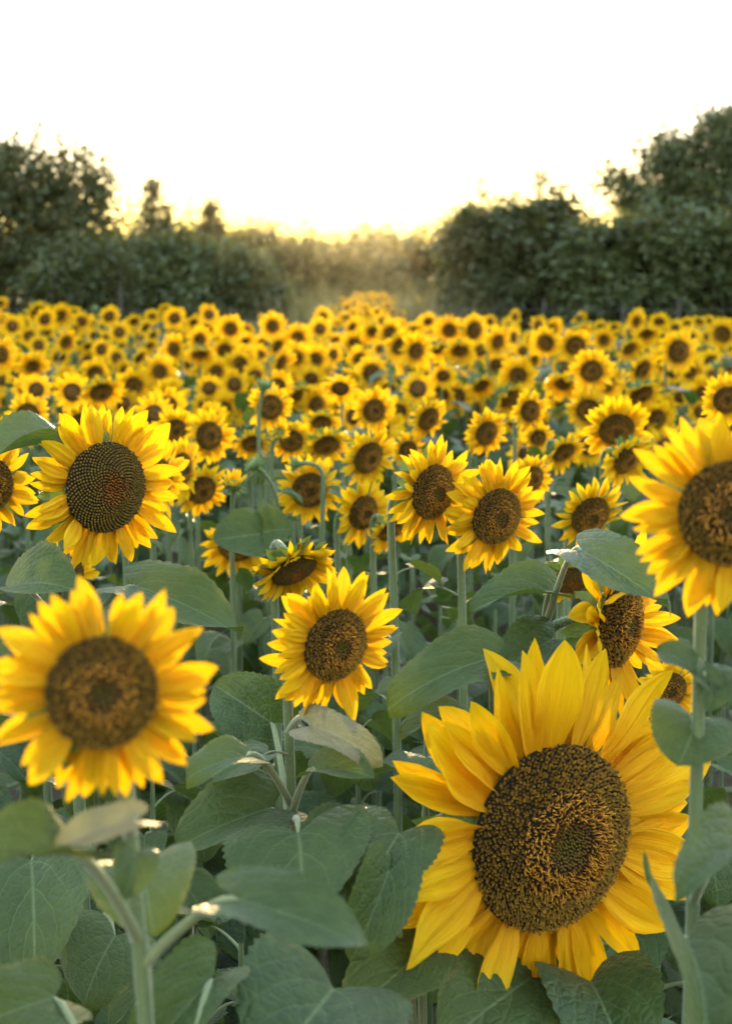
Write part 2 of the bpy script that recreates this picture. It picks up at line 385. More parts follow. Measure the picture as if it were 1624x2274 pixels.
CUPV, CUPF, CUPU = cup_mesh(); CUP = make_mesh('calyx', CUPV, CUPF, [M['bract']], CUPU)
def bract_frames(rs, n=11):
    out = []
    for l in range(2):
        for i in range(n):
            a = 2 * math.pi * (i + .5 * l + rs.uniform(-.2, .2)) / n
            m = Matrix.Rotation(a, 4, 'Z') @ Matrix.Translation((.90 - .12 * l, 0, -.22 - .05 * l)) @ Matrix.Rotation(rs.uniform(.3, .85), 4, 'Y') @ Matrix.Diagonal((rs.uniform(.8, 1.15),) * 3 + (1,))
            out.append((rs.randint(0, 6), m))
    return out
def calyx_full():
    rs = np.random.RandomState(9); parts = [(CUPV, CUPF)]; U = [CUPU]
    for k, m in bract_frames(rs):
        V, Fc, uv = bract_geo(np.random.RandomState(60 + k)); parts.append((xf(V, m), Fc)); U.append(uv)
    V, Fc = join(parts); return make_mesh('calyx', V, Fc, [M['bract']], np.concatenate(U))
CALYX = calyx_full()

# ------------------------------------------------------------------ leaves
def blade_geo(rs, nu, nv, droop, fold, serr=True):
    sgn = 1
    u, v = np.meshgrid(np.linspace(-1, 1, nu + 1), np.linspace(0, 1, nv + 1)); au = np.abs(u)
    wv = .46 * (1 - v) ** .72 * (1 + 1.25 * v)
    if serr:
        saw = np.where(np.arange(nv + 1) % 2 == 0, .03, -.02)[:, None]; wv = wv * (1 + saw * (au > .99)) 
    Y0 = v - (1 - v) ** 2 * (.27 * np.sin(math.pi * np.clip(au * .82, 0, 1)) - .06 * au ** 4)
    X = u * wv
    ph = rs.uniform(0, 6); lat = np.abs(((v - .85 * au) * 3.6 + .5) % 1 - .5)
    Z = fold * np.abs(X) + .050 * np.sin(v * 7 + ph + 1.2 * np.sign(u)) * au ** 2 + .020 * np.clip(lat * 2.6, 0, 1) * np.sin(math.pi * np.clip(v + .15, 0, 1)) * np.clip(au * 4, 0, 1) * (1 - au * .5)
    Z = Z + rs.uniform(-.10, .10) * u * v
    th = -droop * np.clip(Y0, 0, 1.2) ** 1.3
    Yc = np.where(Y0 > 0, Y0 * np.cos(th * .55), Y0); Zc = np.where(Y0 > 0, Y0 * np.sin(th * .55), Y0 * .25)
    Yf = Yc - np.sin(th) * Z; Zf = Zc + np.cos(th) * Z
    return np.stack([X + rs.uniform(-.08, .08) * v * v, Yf, Zf], -1).reshape(-1, 3), grid_faces(nu, nv), np.stack([u, v], -1).reshape(-1, 2)
BLADE = []; BLADE_DRY = []
for i in range(10):
    rs = np.random.RandomState(800 + i); V, Fc, U = blade_geo(rs, 10, 24, rs.uniform(.3, 1.6), rs.uniform(0, .65))
    BLADE.append(make_mesh('leaf', V, Fc, [M['leaf']], U))
    if i < 2: BLADE_DRY.append(make_mesh('leaf', V, Fc, [M['leaf_dry']], U))
BLADE_H = []
for i in range(6):
    rs = np.random.RandomState(840 + i); V, Fc, U = blade_geo(rs, 10, 24, rs.uniform(.15, .8), rs.uniform(.15, .6)); BLADE_H.append(make_mesh('leaf', V, Fc, [M['leaf']], U))
PETIOLE = []
def petiole_pts(pl, phh): return bez(Vector((0, 0, 0)), Vector((0, pl * .35, phh * .75)), Vector((0, pl * .75, phh * 1.15)), Vector((0, pl, phh)), 7)
PET_DIM = [(.55, .30), (.7, .22), (.45, .40)]
for pl, phh in PET_DIM:
    V, Fc = tube(petiole_pts(pl, phh), [.030, .026, .023, .021, .020, .019, .016, .006], 6); PETIOLE.append(make_mesh('petiole', V, Fc, [M['petiole']]))
def add_leaf(root, rs, h, az, size, fine=True, roll=None):
    k = rs.randint(0, 3); pl, phh = PET_DIM[k]; dr = rs.uniform(-.1, .9)
    B = Matrix.Translation((0, pl, phh)) @ Matrix.Rotation(-dr, 4, 'X') @ Matrix.Rotation(rs.uniform(-.35, .35), 4, 'Y') @ Matrix.Rotation(rs.uniform(-.4, .4), 4, 'Z')
    A = Matrix.Translation((0, 0, h)) @ Matrix.Rotation(az, 4, 'Z') @ Matrix.Diagonal((size, size, size, 1))
    b = link('leaf', BLADE[rs.randint(0, len(BLADE))], root, A @ B)
    if fine: link('petiole', PETIOLE[k], b, B.inverted())
    return b
def hand_leaf(root, stem_h, base, tip, width=1.0, nrm=(0, -.5, .85), var=0, dry=False, arch=.10, stem_xy=None):
    """A leaf whose blade runs from base to tip, with its petiole arching from the stem."""
    o = root.location; y = (tip - base); L = y.length / .92; y = y.normalized(); z = Vector(nrm); z = (z - y * z.dot(y)).normalized(); x = y.cross(z)
    m = Matrix((( x.x * L * width, y.x * L, z.x * L, base.x - o.x), (x.y * L * width, y.y * L, z.y * L, base.y - o.y), (x.z * L * width, y.z * L, z.z * L, base.z - o.z), (0, 0, 0, 1)))
    b = link('leaf', (BLADE_DRY if dry else BLADE_H)[var % (2 if dry else len(BLADE_H))], root, None); b.matrix_basis = m
    sx, sy = stem_xy or (0, 0); s = Vector((sx, sy, stem_h)); e = base - o; h = (e - s)
    arch = .22 * math.hypot(h.x, h.y); pts = bez(s, s + h * .30 + Vector((0, 0, arch * .6)), s + h * .8 + Vector((0, 0, arch)), e, 9)
    V, Fc = tube(pts, [.0058, .0054, .005, .0046, .0043, .0041, .004, .0038, .0034, .0012], 7)
    link('petiole', make_mesh('petiole', xf(V, m.inverted()), Fc, [M['petiole']]), b); return b

def cluster_geo(seed, n=9):
    rs = np.random.RandomState(seed); parts = []; U = []; az = rs.uniform(0, 6)
    for i in range(n):
        h = .50 + .42 * i / n + rs.uniform(-.03, .03); az += 2.4; size = rs.uniform(.095, .14) * (1 - .25 * i / n)
        V, Fc, uv = blade_geo(rs, 4, 6, rs.uniform(.3, 1.3), rs.uniform(0, .4), False)
        B = Matrix.Translation((0, .55, .25)) @ Matrix.Rotation(-rs.uniform(-.1, .8), 4, 'X') @ Matrix.Rotation(rs.uniform(-.4, .4), 4, 'Y')
        A = Matrix.Translation((0, 0, h)) @ Matrix.Rotation(az, 4, 'Z') @ Matrix.Diagonal((size, size, size, 1))
        parts.append((xf(V, A @ B), Fc)); U.append(uv)
        t = np.array([[0, 0, 0], [.03, .55, .25], [-.03, .55, .25]]); parts.append((xf(t, A), np.array([[0, 1, 2, 2]]))); U.append(np.array([[0, .5]] * 3))
    V, Fc = join(parts); Fc = np.concatenate([Fc[:, [0, 1, 2]], Fc[:, [0, 2, 3]]]); Fc = Fc[(Fc[:, 0] != Fc[:, 1]) & (Fc[:, 1] != Fc[:, 2]) & (Fc[:, 0] != Fc[:, 2])]
    return V, Fc, np.concatenate(U)
CLUSTER_G = [cluster_geo(900 + i) for i in range(6)]
CLUSTER = [make_mesh('foliage', V, Fc, [M['leaf']], U) for V, Fc, U in CLUSTER_G]

# ------------------------------------------------------------------ the setting
def ground():
    n = 60; s = np.concatenate([-np.geomspace(900, 8, 16), np.linspace(-7, 7, 29), np.geomspace(8, 900, 16)])
    yy = np.concatenate([np.linspace(-40, 0, 5), np.linspace(1, 30, 59), np.geomspace(32, 1500, 24)])
    rs = np.random.RandomState(5); X, Y = np.meshgrid(s, yy); Z = .04 * np.sin(X * 9) * (np.abs(X) < 8) * (Y < 31) + rs.uniform(-.02, .02, X.shape)
    Z = np.where(Y > 45, Z * 0, Z)
    o = link('ground', make_mesh('ground', np.stack([X, Y, Z], -1).reshape(-1, 3), grid_faces(len(s) - 1, len(yy) - 1), [M['soil']])); o['kind'] = 'structure'
    o['label'] = 'dark soil of the sunflower field with weeds between the stalks'
ground()

def leaf_cloud(rs, blobs, n, size, sprays=False, droop=.3, shell=.55, clump=.17):
    """Leaf faces spread through the volumes of several uneven blobs (centre, radii)."""
    vol = np.array([b[1][0] * b[1][1] * b[1][2] for b in blobs]) ** .75; vol /= vol.sum()
    C = []; D = []
    per = 7 if sprays else 1
    for (c, r), f in zip(blobs, vol):
        k = max(4, int(n * f / per)); d = rs.normal(size=(k, 3)); d /= np.linalg.norm(d, axis=1)[:, None]
        rad = (shell + (1 - shell) * rs.uniform(0, 1, k) ** .5) * (1 + .16 * np.sin(d[:, 0] * 6 + c[0]) * np.cos(d[:, 2] * 7 + c[2]) + rs.normal(0, .07, k))
        pos = np.array(c) + d * rad[:, None] * np.array(r)
        if clump and not sprays:                         # leaves gather in tufts at the branch ends
            kc = max(3, k // 45); own = rs.randint(0, kc, k); loose = rs.uniform(0, 1, k) < .22
            tuft = pos[own] + rs.normal(0, clump, (k, 3)) * np.array([1, 1, .75]); pos = np.where(loose[:, None], pos, tuft); d = np.where(loose[:, None], d, d[own])
        C.append(pos); D.append(d)
    C = np.concatenate(C); D = np.concatenate(D)
    if sprays:
        k = len(C); ax = D * .7 + rs.normal(0, .45, (k, 3)); ax[:, 2] -= droop; ax /= np.linalg.norm(ax, axis=1)[:, None]
        sd = np.cross(ax, np.array([0, 0, 1.0])); sd /= np.linalg.norm(sd, axis=1)[:, None] + 1e-9
        CC = []; AX = []
        for j in range(per):
            t = (j // 2) * .55 * size * 1.3; sg = (j % 2) * 2 - 1 if j < per - 1 else 0
            CC.append(C + ax * t); AX.append(ax * (.55 if sg else 1) + sd * sg * .85 + rs.normal(0, .12, (k, 3)))
        C = np.concatenate(CC); AX = np.concatenate(AX)
    else:
        AX = rs.normal(0, .8, C.shape) + D * .5; AX[:, 2] -= droop
    C = np.maximum(C, [[-999, -999, .05]])
    AX /= np.linalg.norm(AX, axis=1)[:, None]; N = rs.normal(0, .7, C.shape); N[:, 2] += .7; Sd = np.cross(AX, N); Sd /= np.linalg.norm(Sd, axis=1)[:, None] + 1e-9
    L = size * rs.uniform(.65, 1.35, len(C))[:, None]; W = L * rs.uniform(.20, .30, len(C))[:, None]
    V = np.stack([C, C + AX * L * .45 + Sd * W, C + AX * L, C + AX * L * .45 - Sd * W], 1).reshape(-1, 3)
    return V, np.arange(len(V)).reshape(-1, 4)
FG = {'olive': mat_foliage('foliage_olive', (.030, .036, .015), (.066, .076, .028), .22),
      'green': mat_foliage('foliage_green', (.032, .042, .015), (.076, .094, .034), .22),
      'far': mat_foliage('foliage_far', (.032, .034, .014), (.070, .068, .026), .25, .25),
      'grass': mat_foliage('dry_tall_grass', (.11, .10, .055), (.17, .15, .085), .3, 2.0)}
def tree(name, label, cat, base, blobs, n, size, mat, seed, sprays=False, droop=.3, trunks=1, twigs=0, group=None, th=.09, shell=.5):
    rs = np.random.RandomState(seed); root = link(name, None); root.location = base; tag(root, label, cat, group); b = Vector(base)
    V, Fc = leaf_cloud(rs, blobs, n, size, sprays, droop, shell)
    extra = []; wood = []
    top = max(c[2] + r[2] for c, r in blobs)
    for t in range(trunks):
        s = b + Vector((rs.uniform(-.25, .25) * (trunks > 1) * 2, rs.uniform(-.2, .2), 0)); 
        for c, r in blobs:
            c = Vector(c); k = s + (c - s) * .45 + Vector((0, 0, .2)); wood.append(tube(bez(s, s + Vector((0, 0, (c.z) * .4)), k, c, 8), [th * (1 - .1 * i) for i in range(9)], 7))
            for q in range(4):
                e = c + Vector((rs.normal() * r[0] * .6, rs.normal() * r[1] * .6, abs(rs.normal()) * r[2] * .6)); wood.append(tube(bez(c * .7 + k * .3, c, c * .5 + e * .5 + Vector((0, 0, .1)), e, 5), [th * .28, th * .24, th * .2, th * .15, th * .1, th * .06], 5))
    for q in range(twigs):                              # upright shoots that stand above the crown
        c, r = blobs[rs.randint(0, len(blobs))]; a = rs.uniform(0, 6.28); s = Vector(c) + Vector((math.cos(a) * r[0] * .75, math.sin(a) * r[1] * .6, r[2] * .62)); e = s + Vector((rs.uniform(-.25, .25), 0, rs.uniform(.35, .9)))
        wood.append(tube(bez(s, s * .7 + e * .3, s * .3 + e * .7, e, 4), [.014, .012, .01, .008, .005], 4))
        k = 34; t = rs.uniform(.1, 1.05, k)[:, None]; C = np.array(s) + (np.array(e) - np.array(s)) * t + rs.normal(0, .055, (k, 3)); AX = rs.normal(0, .7, (k, 3)); AX[:, 2] += .5; AX /= np.linalg.norm(AX, axis=1)[:, None]
        Sd = np.cross(AX, rs.normal(size=(k, 3))); Sd /= np.linalg.norm(Sd, axis=1)[:, None]; L = size * .8; vv = np.stack([C, C + AX * L * .5 + Sd * L * .24, C + AX * L, C + AX * L * .5 - Sd * L * .24], 1).reshape(-1, 3); extra.append((vv, np.arange(len(vv)).reshape(-1, 4)))
    V, Fc = join([(V, Fc)] + extra)
    link('crown', make_mesh('crown', V - np.array(base), Fc, [mat], smooth=False), root)
    Vw, Fw = join(wood); link('trunk', make_mesh('trunk', Vw - np.array(base), Fw, [M['bark']]), root)
    return root
def blob(x, y, d, rx, ry, dd=0.0, ryd=None):
    """A crown volume whose middle is seen at (x, y), d metres off; radii in picture units at that distance."""
    s = d / F_PX; c = P(x, y, d); return ((c.x, c.y + dd, max(c.z, .15)), (rx * s, (ryd or rx * .8) * s, ry * s))

D1 = 26.0
tree('leafy_tree', 'tall dark leafy tree at the left edge behind the sunflower field', 'tree', GP(20, D1), 
     [blob(60, 410, D1, 125, 75), blob(-40, 400, D1, 140, 100), blob(150, 425, D1, 95, 75), blob(120, 500, D1, 130, 80), blob(0, 520, D1, 160, 110), blob(215, 395, D1, 45, 30), blob(225, 470, D1, 35, 40), blob(-190, 450, D1, 150, 140), blob(60, 610, D1, 150, 110), blob(-150, 620, D1, 170, 110)], 24000, .12, FG['olive'], 11, twigs=26, th=.10)
tree('leafy_shrub', 'low dark shrub between the left tall tree and the rounded bush', 'shrub', GP(185, 24.5), 
     [blob(170, 620, 24.5, 105, 75), blob(240, 640, 24.5, 70, 70), blob(200, 570, 25, 60, 45)], 9000, .11, FG['olive'], 12)
tree('rounded_bush', 'broad rounded olive bush below the two thin poplars', 'bush', GP(430, D1 + 1), 
     [blob(380, 590, D1, 105, 62), blob(470, 600, D1, 95, 62), blob(320, 610, D1, 80, 80), blob(550, 640, D1, 75, 60), blob(400, 660, D1, 150, 70), blob(600, 670, D1, 45, 40)], 18000, .11, FG['green'], 13, twigs=8, trunks=2, th=.05)
tree('drooping_bush', 'large rounded bush with drooping leaf sprays right of the sun glow', 'bush', GP(1120, D1), 
     [blob(1110, 530, D1, 120, 80), blob(1055, 590, D1, 62, 95), blob(1190, 540, D1, 95, 85), blob(1130, 640, D1, 140, 70), blob(1060, 500, D1, 55, 32), blob(1225, 470, D1, 45, 35)], 22000, .14, FG['olive'], 14, sprays=True, droop=.75, trunks=2, th=.06, twigs=4)
tree('leafy_bush', 'wide green bush with hanging sprays below the tall right tree', 'bush', GP(1380, D1 - 1.2), 
     [blob(1330, 570, D1 - 1, 110, 80), blob(1440, 560, D1 - 1, 120, 90), blob(1560, 580, D1 - 1, 130, 100), blob(1400, 650, D1 - 1, 170, 60), blob(1700, 570, D1 - 1, 140, 130)], 26000, .14, FG['green'], 15, sprays=True, droop=.75, trunks=2, th=.06)
tree('leafy_tree', 'tallest green tree rising at the right edge of the picture', 'tree', GP(1600, D1 + 2), 
     [blob(1575, 380, D1 + 2, 120, 75), blob(1500, 355, D1 + 2, 80, 50), blob(1600, 300, D1 + 2, 65, 48), blob(1450, 420, D1 + 2, 75, 45), blob(1385, 400, D1 + 2, 50, 22), blob(1660, 310, D1 + 2, 80, 75), blob(1620, 470, D1 + 2, 160, 90), blob(1780, 380, D1 + 2, 130, 120), blob(1480, 470, D1 + 2, 110, 50)], 24000, .12, FG['green'], 16, twigs=30, th=.11)
DP = 62.0
for x, yt, yb, hw, d, lab, sd_ in ((340, 406, 520, 40, DP, 'taller of two slim poplars above the rounded left bush', 17), (466, 446, 520, 28, DP + 12, 'shorter slim poplar, the right one above the rounded left bush', 18)):
    bl = [blob(x, yt + (yb - yt) * t, d, hw * (.35 + .75 * t), (yb - yt) * .20) for t in (.15, .35, .58, .8, 1.0)] + [blob(x, yb + 40, d, hw * 1.2, 60)]
    tree('poplar_tree', lab, 'poplar', GP(x, d), bl, 2200, .22, FG['far'], sd_, droop=-.6, twigs=0, group='poplars above the left bush', th=.1, shell=.3)
# far wood, one mass behind the gap
rs = np.random.RandomState(21); bl = []
for x in range(-300, 1950, 40):
    d = rs.uniform(88, 112); yt = 522 + 8 * math.sin(x * .021) + rs.uniform(-9, 8); bl.append(blob(x, (yt + 628) / 2, d, 42, (628 - yt) / 2 + 6))
V, Fc = leaf_cloud(rs, bl, 30000, .62, False, .0, .35, .6)
tag(link('distant_wood', make_mesh('distant_wood', V, Fc, [FG['far']], smooth=False)), 'hazy distant wood along the horizon under the setting sun', 'wood', kind='stuff')
for x, y, rx, ry, d, lab, sd_ in ((640, 590, 70, 52, 48, 'hazy middle-distance bush right behind the rounded left bush', 22), (745, 602, 60, 34, 58, 'hazy low bush left of the sun glow in the gap', 23), (860, 602, 70, 34, 60, 'hazy low bush right of the sun glow in the gap', 24), (965, 592, 60, 46, 46, 'hazy middle-distance bush just left of the drooping bush', 25)):
    tree('low_bush', lab, 'bush', GP(x, d), [blob(x - rx * .4, y, d, rx * .7, ry), blob(x + rx * .4, y + 5, d, rx * .7, ry * .9), blob(x, y + ry, d, rx, ry)], 2600, .22, FG['far'], sd_, th=.05, group='hazy bushes in the gap')
def grass_mass(name, label, spots, mat, seed, wide=.006):
    rs = np.random.RandomState(seed); parts = []
    for c, rad, n, h in spots:
        c = np.array(c); b = c + np.concatenate([rs.normal(0, rad, (n, 2)), np.zeros((n, 1))], 1); lean = rs.normal(0, .22, (n, 2)); hh = h * rs.uniform(.6, 1.1, n); a = rs.uniform(0, 6.28, n); w_ = wide * np.stack([np.cos(a), np.sin(a), a * 0], 1)
        m_ = b + np.stack([lean[:, 0] * hh * .35, lean[:, 1] * hh * .35, hh * .55], 1); t_ = b + np.stack([lean[:, 0] * hh, lean[:, 1] * hh, hh], 1)
        V = np.stack([b - w_, b + w_, m_ + w_ * .8, m_ - w_ * .8, t_], 1).reshape(-1, 3); i = np.arange(n) * 5
        parts.append((V, np.concatenate([np.stack([i, i + 1, i + 2], 1), np.stack([i, i + 2, i + 3], 1), np.stack([i + 3, i + 2, i + 4], 1)])))
    V, Fc = join(parts); return tag(link(name, make_mesh(name, V, Fc, [mat], smooth=False)), label, 'grass', kind='stuff')
rs = np.random.RandomState(31)
grass_mass('tall_grass', 'pale tall grass at the field edge in the gap between bushes', [(tuple(GP(x, d)), .45, 260, h) for x, d, h in ((690, 25, 1.95), (720, 27, 2.0), (655, 26, 1.8), (740, 31, 2.0), (925, 26, 2.0), (955, 25, 2.0), (905, 30, 2.1), (980, 24, 1.7), (620, 24, 1.6))], FG['grass'], 32, .012)

# fence at the foot of the trees
fence = link('wire_fence', None); fence.location = GP(812, 22.3); tag(fence, 'wire fence on thin wooden posts before the dark bushes', 'fence')
for i, (x, h) in enumerate(((-60, 1.75), (270, 1.95), (520, 1.62), (1010, 1.6), (1200, 1.75), (1375, 1.68), (1497, 1.75), (1680, 1.7))):
    p = GP(x, 22.3); V, Fc = tube([p - fence.location, p - fence.location + Vector((.01, 0, h * .5)), p - fence.location + Vector((.02, 0, h)), p - fence.location + Vector((.02, 0, h + .01))], [.032, .03, .028, .005], 8)
    link('post', make_mesh('post', V, Fc, [M['wood']]), fence)
for x0, x1 in ((-60, 520), (1010, 1680)):
    for h in (.6, 1.1, 1.45, 1.62):
        a = GP(x0, 22.25, h) - fence.location; b = GP(x1, 22.25, h) - fence.location
        V, Fc = tube([a, a * .5 + b * .5 - Vector((0, 0, .02)), b], [.0022] * 3, 5); link('wire', make_mesh('wire', V, Fc, [M['wire']]), fence)

# ------------------------------------------------------------------ sunflowers
STEMS = []
def facing(head, a, b):
    c = (CAM - head).normalized(); r = Vector((0, 0, 1)).cross(c).normalized(); r = -r if r.x < 0 else r; u = c.cross(r); u = -u if u.z < 0 else u
    return (c + a * r - b * u).normalized()
def head_matrix(n, spin, R, pos):
    q = Vector((0, 0, 1)).rotation_difference(n); return Matrix.Translation(pos) @ q.to_matrix().to_4x4() @ Matrix.Rotation(spin, 4, 'Z') @ Matrix.Diagonal((R, R, R, 1))
def stem_of(head, n, R, thick, lean=0.0, sides=9):
    """Root (on the ground) and the stem's path up to the back of the head."""
    back = head - n * R * .5; hz = Vector((n.x, n.y, 0)); 
    b = Vector((back.x - hz.x * (.05 + .2 * R) + lean, back.y - hz.y * (.05 + .2 * R), 0)); h = back.z
    bend = min(.16, .06 + R * .8)
    pts = bez(b, b + Vector((-lean * .28, 0, h * .33)), b + Vector((-lean * .56, 0, h * .68)), back - n * bend * .9 - Vector((-lean * .22, 0, bend * .7)), 9)
    e = pts[-1]; t = (pts[-1] - pts[-2]).normalized(); pts += bez(e, e + t * bend * .5, back - n * bend * .5, back + n * R * .1, 6)[1:]
    k = len(pts); rad = [thick * (1 - .45 * i / k) for i in range(k)]; rad[-1] *= 1.5; rad[-2] *= 1.25
    o = Vector((b.x, b.y, 0)); return o, tube([p - o for p in pts], rad, sides), pts
def at_height(pts, o, h):
    for p, q in zip(pts, pts[1:]):
        if q.z >= h: 
            t = (h - p.z) / max(q.z - p.z, 1e-6); r = p + (q - p) * t; return (r.x - o.x, r.y - o.y)
    return (pts[-1].x - o.x, pts[-1].y - o.y)
class Plant: pass
def stem_hair(root, V, Fc, seed, n=700, length=.0042):
    """Short pale bristles standing off a stalk."""
    rs = np.random.RandomState(seed); f = Fc[rs.randint(len(Fc) // 3, len(Fc), n)]; w4 = rs.dirichlet((1, 1, 1, 1), n)[:, :, None]; c = (V[f] * w4).sum(1); nr = np.cross(V[f[:, 1]] - V[f[:, 0]], V[f[:, 3]] - V[f[:, 0]]); nr /= np.linalg.norm(nr, axis=1)[:, None] + 1e-9
    cen = V[f].mean(1); t = nr + rs.normal(0, .35, (n, 3)); t /= np.linalg.norm(t, axis=1)[:, None]; sd_ = np.cross(t, rs.normal(size=(n, 3))); sd_ /= np.linalg.norm(sd_, axis=1)[:, None]; L = length * rs.uniform(.5, 1.2, n)[:, None]
    out = np.concatenate([np.stack([c - sd_ * .0003, c + sd_ * .0003, c + t * L], 1), np.stack([c - sd_ * .0003, c + sd_ * .0003, c - t * L], 1)]).reshape(-1, 3)
    o = link('stem_hair', make_mesh('stem_hair', out, np.arange(len(out)).reshape(-1, 3), [M['hair']], smooth=False), root); o['kind'] = 'stuff'
M['hair'] = mat_plain('pale_stem_hair', (.40, .40, .30), (.5, .5, .4), 20, .6, .3, 0)
def sunflower(x, y, dia, z, a, b, label=None, tier=2, disc=.5, seed=0, leaves=8, disc_mesh=None, droop=False, thick=None, npet=None, lmin=.28, lsize=1.0, lean=0.0, len_=None, name='sunflower', tilt0=.05, spread=.3, bracts=False, wj=(.75, 1.1), lj=.17):
    rs = np.random.RandomState(seed * 7 + 13); head = P(x, y, z); D = dia * z / F_PX; R = D * disc / 2 if tier < 3 else D / 2 / 2.15 * (.88 + disc * .26); n = facing(head, a, b)
    o, (V, Fc), pts = stem_of(head, n, R, thick or max(.010, D * .042), lean, 9 if tier < 3 else 6)
    root = link(name, None); root.location = o; root['category'] = 'sunflower'; root['group'] = 'sunflowers in bloom across the field'
    if label: root['label'] = label
    st = link('stem', make_mesh('stem', V, Fc, [M['stem']]), root)
    if z < 3.3: stem_hair(st, V, Fc, seed + 3)
    Mh = head_matrix(n, rs.uniform(0, 6.28), R, head - o); L = len_ or (1 / disc - .93); tilt0 = tilt0 + max(0, -n.z) * .75 * (b > .7)
    if tier == 3:
        hd = link('flower_head', DISC_LOW[rs.randint(0, 3)], root, Mh); s = L / .85
        link('petal_ring', RING[rs.randint(0, len(RING))], hd)['kind'] = 'stuff'
        hh = head.z; link('foliage', CLUSTER[rs.randint(0, len(CLUSTER))], root, Matrix.Rotation(rs.uniform(0, 6.28), 4, 'Z') @ Matrix.Diagonal((hh, hh, hh, 1)))['kind'] = 'stuff'
    else:
        hd = link('flower_head', disc_mesh or DISC_MD[rs.randint(0, 2)], root, Mh)
        lib = PET_DROOP if droop else PET_HI if tier == 1 else PET_MD
        for k, m in petal_frames(rs, npet or (17 if tier == 1 else 16), 3 if tier == 1 else 2, spread, L * 1.04, lj, tilt0, wj=wj): link('petal', lib[k % len(lib)], hd, m)
        if tier == 1 or bracts:
            link('calyx', CUP, hd)
            for k, m in bract_frames(rs): link('bract', BRACT[k], hd, m @ Matrix.Rotation(-.35, 4, 'Y') @ Matrix.Scale(1.25, 4) if droop else m)
        else: link('calyx', CALYX, hd)
        az = rs.uniform(0, 6.28); top = head.z - R * 1.2
        if z > 6: link('foliage', CLUSTER[rs.randint(0, len(CLUSTER))], root, Matrix.Rotation(az, 4, 'Z') @ Matrix.Diagonal((head.z,) * 3 + (1,)))
        else:
            for i in range(leaves):
                t = i / max(leaves - 1, 1); h = top * (lmin + (.93 - lmin) * t); az += 2.4 + rs.uniform(-.4, .4); sx, sy = at_height(pts, o, h)
                sz = lsize * rs.uniform(.11, .17) * (1 - .45 * t ** 2); lf = add_leaf(root, rs, h, az, sz, z < 3.4); lf.matrix_basis = Matrix.Translation((sx, sy, 0)) @ lf.matrix_basis
    pl = Plant(); pl.root = root; pl.pts = pts; pl.o = o; pl.x, pl.y, pl.z, pl.dia = x, y, z, dia; STEMS.append(pl); return pl
def HL(pl, sh, base, tip, **kw):
    """Leaf by hand: sh = height on the stem, base and tip = (x, y, depth)."""
    B = P(*base); hd = math.hypot(B.x - pl.pts[0].x, B.y - pl.pts[0].y); sh = min(max(B.z - .05 * (sh > 0) - .45 * hd, .2), pl.pts[-5].z - .02)
    return hand_leaf(pl.root, sh, B, P(*tip), stem_xy=at_height(pl.pts, pl.o, sh), **kw)
def stalk(px, z, top_y, label):
    """A bloomless stalk that only carries leaves set by hand."""
    t = P(px, top_y, z); o = Vector((t.x, t.y, 0)); root = link('leafy_sunflower_stalk', None); root.location = o; tag(root, label, 'sunflower stalk', 'leafy stalks between the blooms')
    pts = bez(Vector((0, 0, 0)), Vector((.01, 0, t.z * .4)), Vector((-.01, 0, t.z * .7)), Vector((0, 0, t.z)), 9); V, Fc = tube(pts, [.010 - .0006 * i for i in range(10)], 8); link('stem', make_mesh('stem', V, Fc, [M['stem']]), root)
    pl = Plant(); pl.root = root; pl.o = o; pl.pts = [p + o for p in pts]; pl.x, pl.y, pl.z, pl.dia = px, top_y, z, 10; return pl

# ---- the blooms one can tell apart, nearest first
hero = sunflower(1228, 1862, 900, 1.95, .80, .36, 'largest sunflower, in sharp focus with a wide brown disc, low at right', 1, .475, 1, 4, DISC_HERO, npet=19, thick=.014, spread=.26, tilt0=.10, wj=(.72, 1.12), lj=.11, lmin=.2, lsize=.9)
left = sunflower(226, 1538, 500, 1.12, .10, .10, 'big blurred sunflower facing forward at the left edge of the foreground', 1, .50, 2, 2, DISC_MD[1], thick=.0085, npet=16, lmin=.15, lsize=.6, lean=.12)
right = sunflower(1622, 1140, 470, 1.35, .22, .05, 'big blurred sunflower cut off by the right edge', 1, .50, 3, 2, DISC_MD[0], thick=.0085, npet=16, lmin=.12, lsize=.7, lean=-.005)
cent = sunflower(745, 1433, 340, 1.85, .75, .38, 'sunflower in the centre foreground leaning right, above a heart-shaped leaf', 1, .49, 4, 4, DISC_MD[1], thick=.0085, lmin=.2, lsize=.9)
side = sunflower(1375, 1385, 410, 2.1, 2.0, .3, 'blurred sunflower turned sideways to the right, above the largest bloom', 1, .47, 5, 3, DISC_MD[0], lmin=.3, lsize=.8, bracts=True, tilt0=.35)
bigl = sunflower(236, 1082, 385, 2.5, .62, .15, 'large sharp sunflower at upper left with a dark spiral seed disc', 1, .53, 6, 4, DISC_SEED, thick=.013, lmin=.25)
edge = sunflower(-30, 1075, 250, 2.7, .35, .1, 'sunflower cut off by the left edge beside the large spiral-disc bloom', 2, .5, 7, 6, DISC_MD[0])
lowl = sunflower(150, 1278, 165, 2.95, .8, .35, 'half-hidden sunflower behind the stalk of the spiral-disc bloom', 2, .55, 8, 6, DISC_SEED)
tw1 = sunflower(961, 1092, 255, 2.85, 1.0, .3, 'sharp sunflower turned right, left one of the close pair at centre right', 1, .49, 9, 9, DISC_MD[1], npet=15, len_=1.05)
tw2 = sunflower(1102, 1147, 258, 2.85, .75, .35, 'sharp sunflower, right one of the close pair at centre right', 1, .50, 10, 9, DISC_MD[1], npet=15)
nod = sunflower(652, 1266, 200, 2.85, .75, 1.7, 'drooping sunflower showing its spiky green back above the centre bloom', 1, .54, 11, 5, DISC_SEED, droop=True, bracts=True, npet=17)
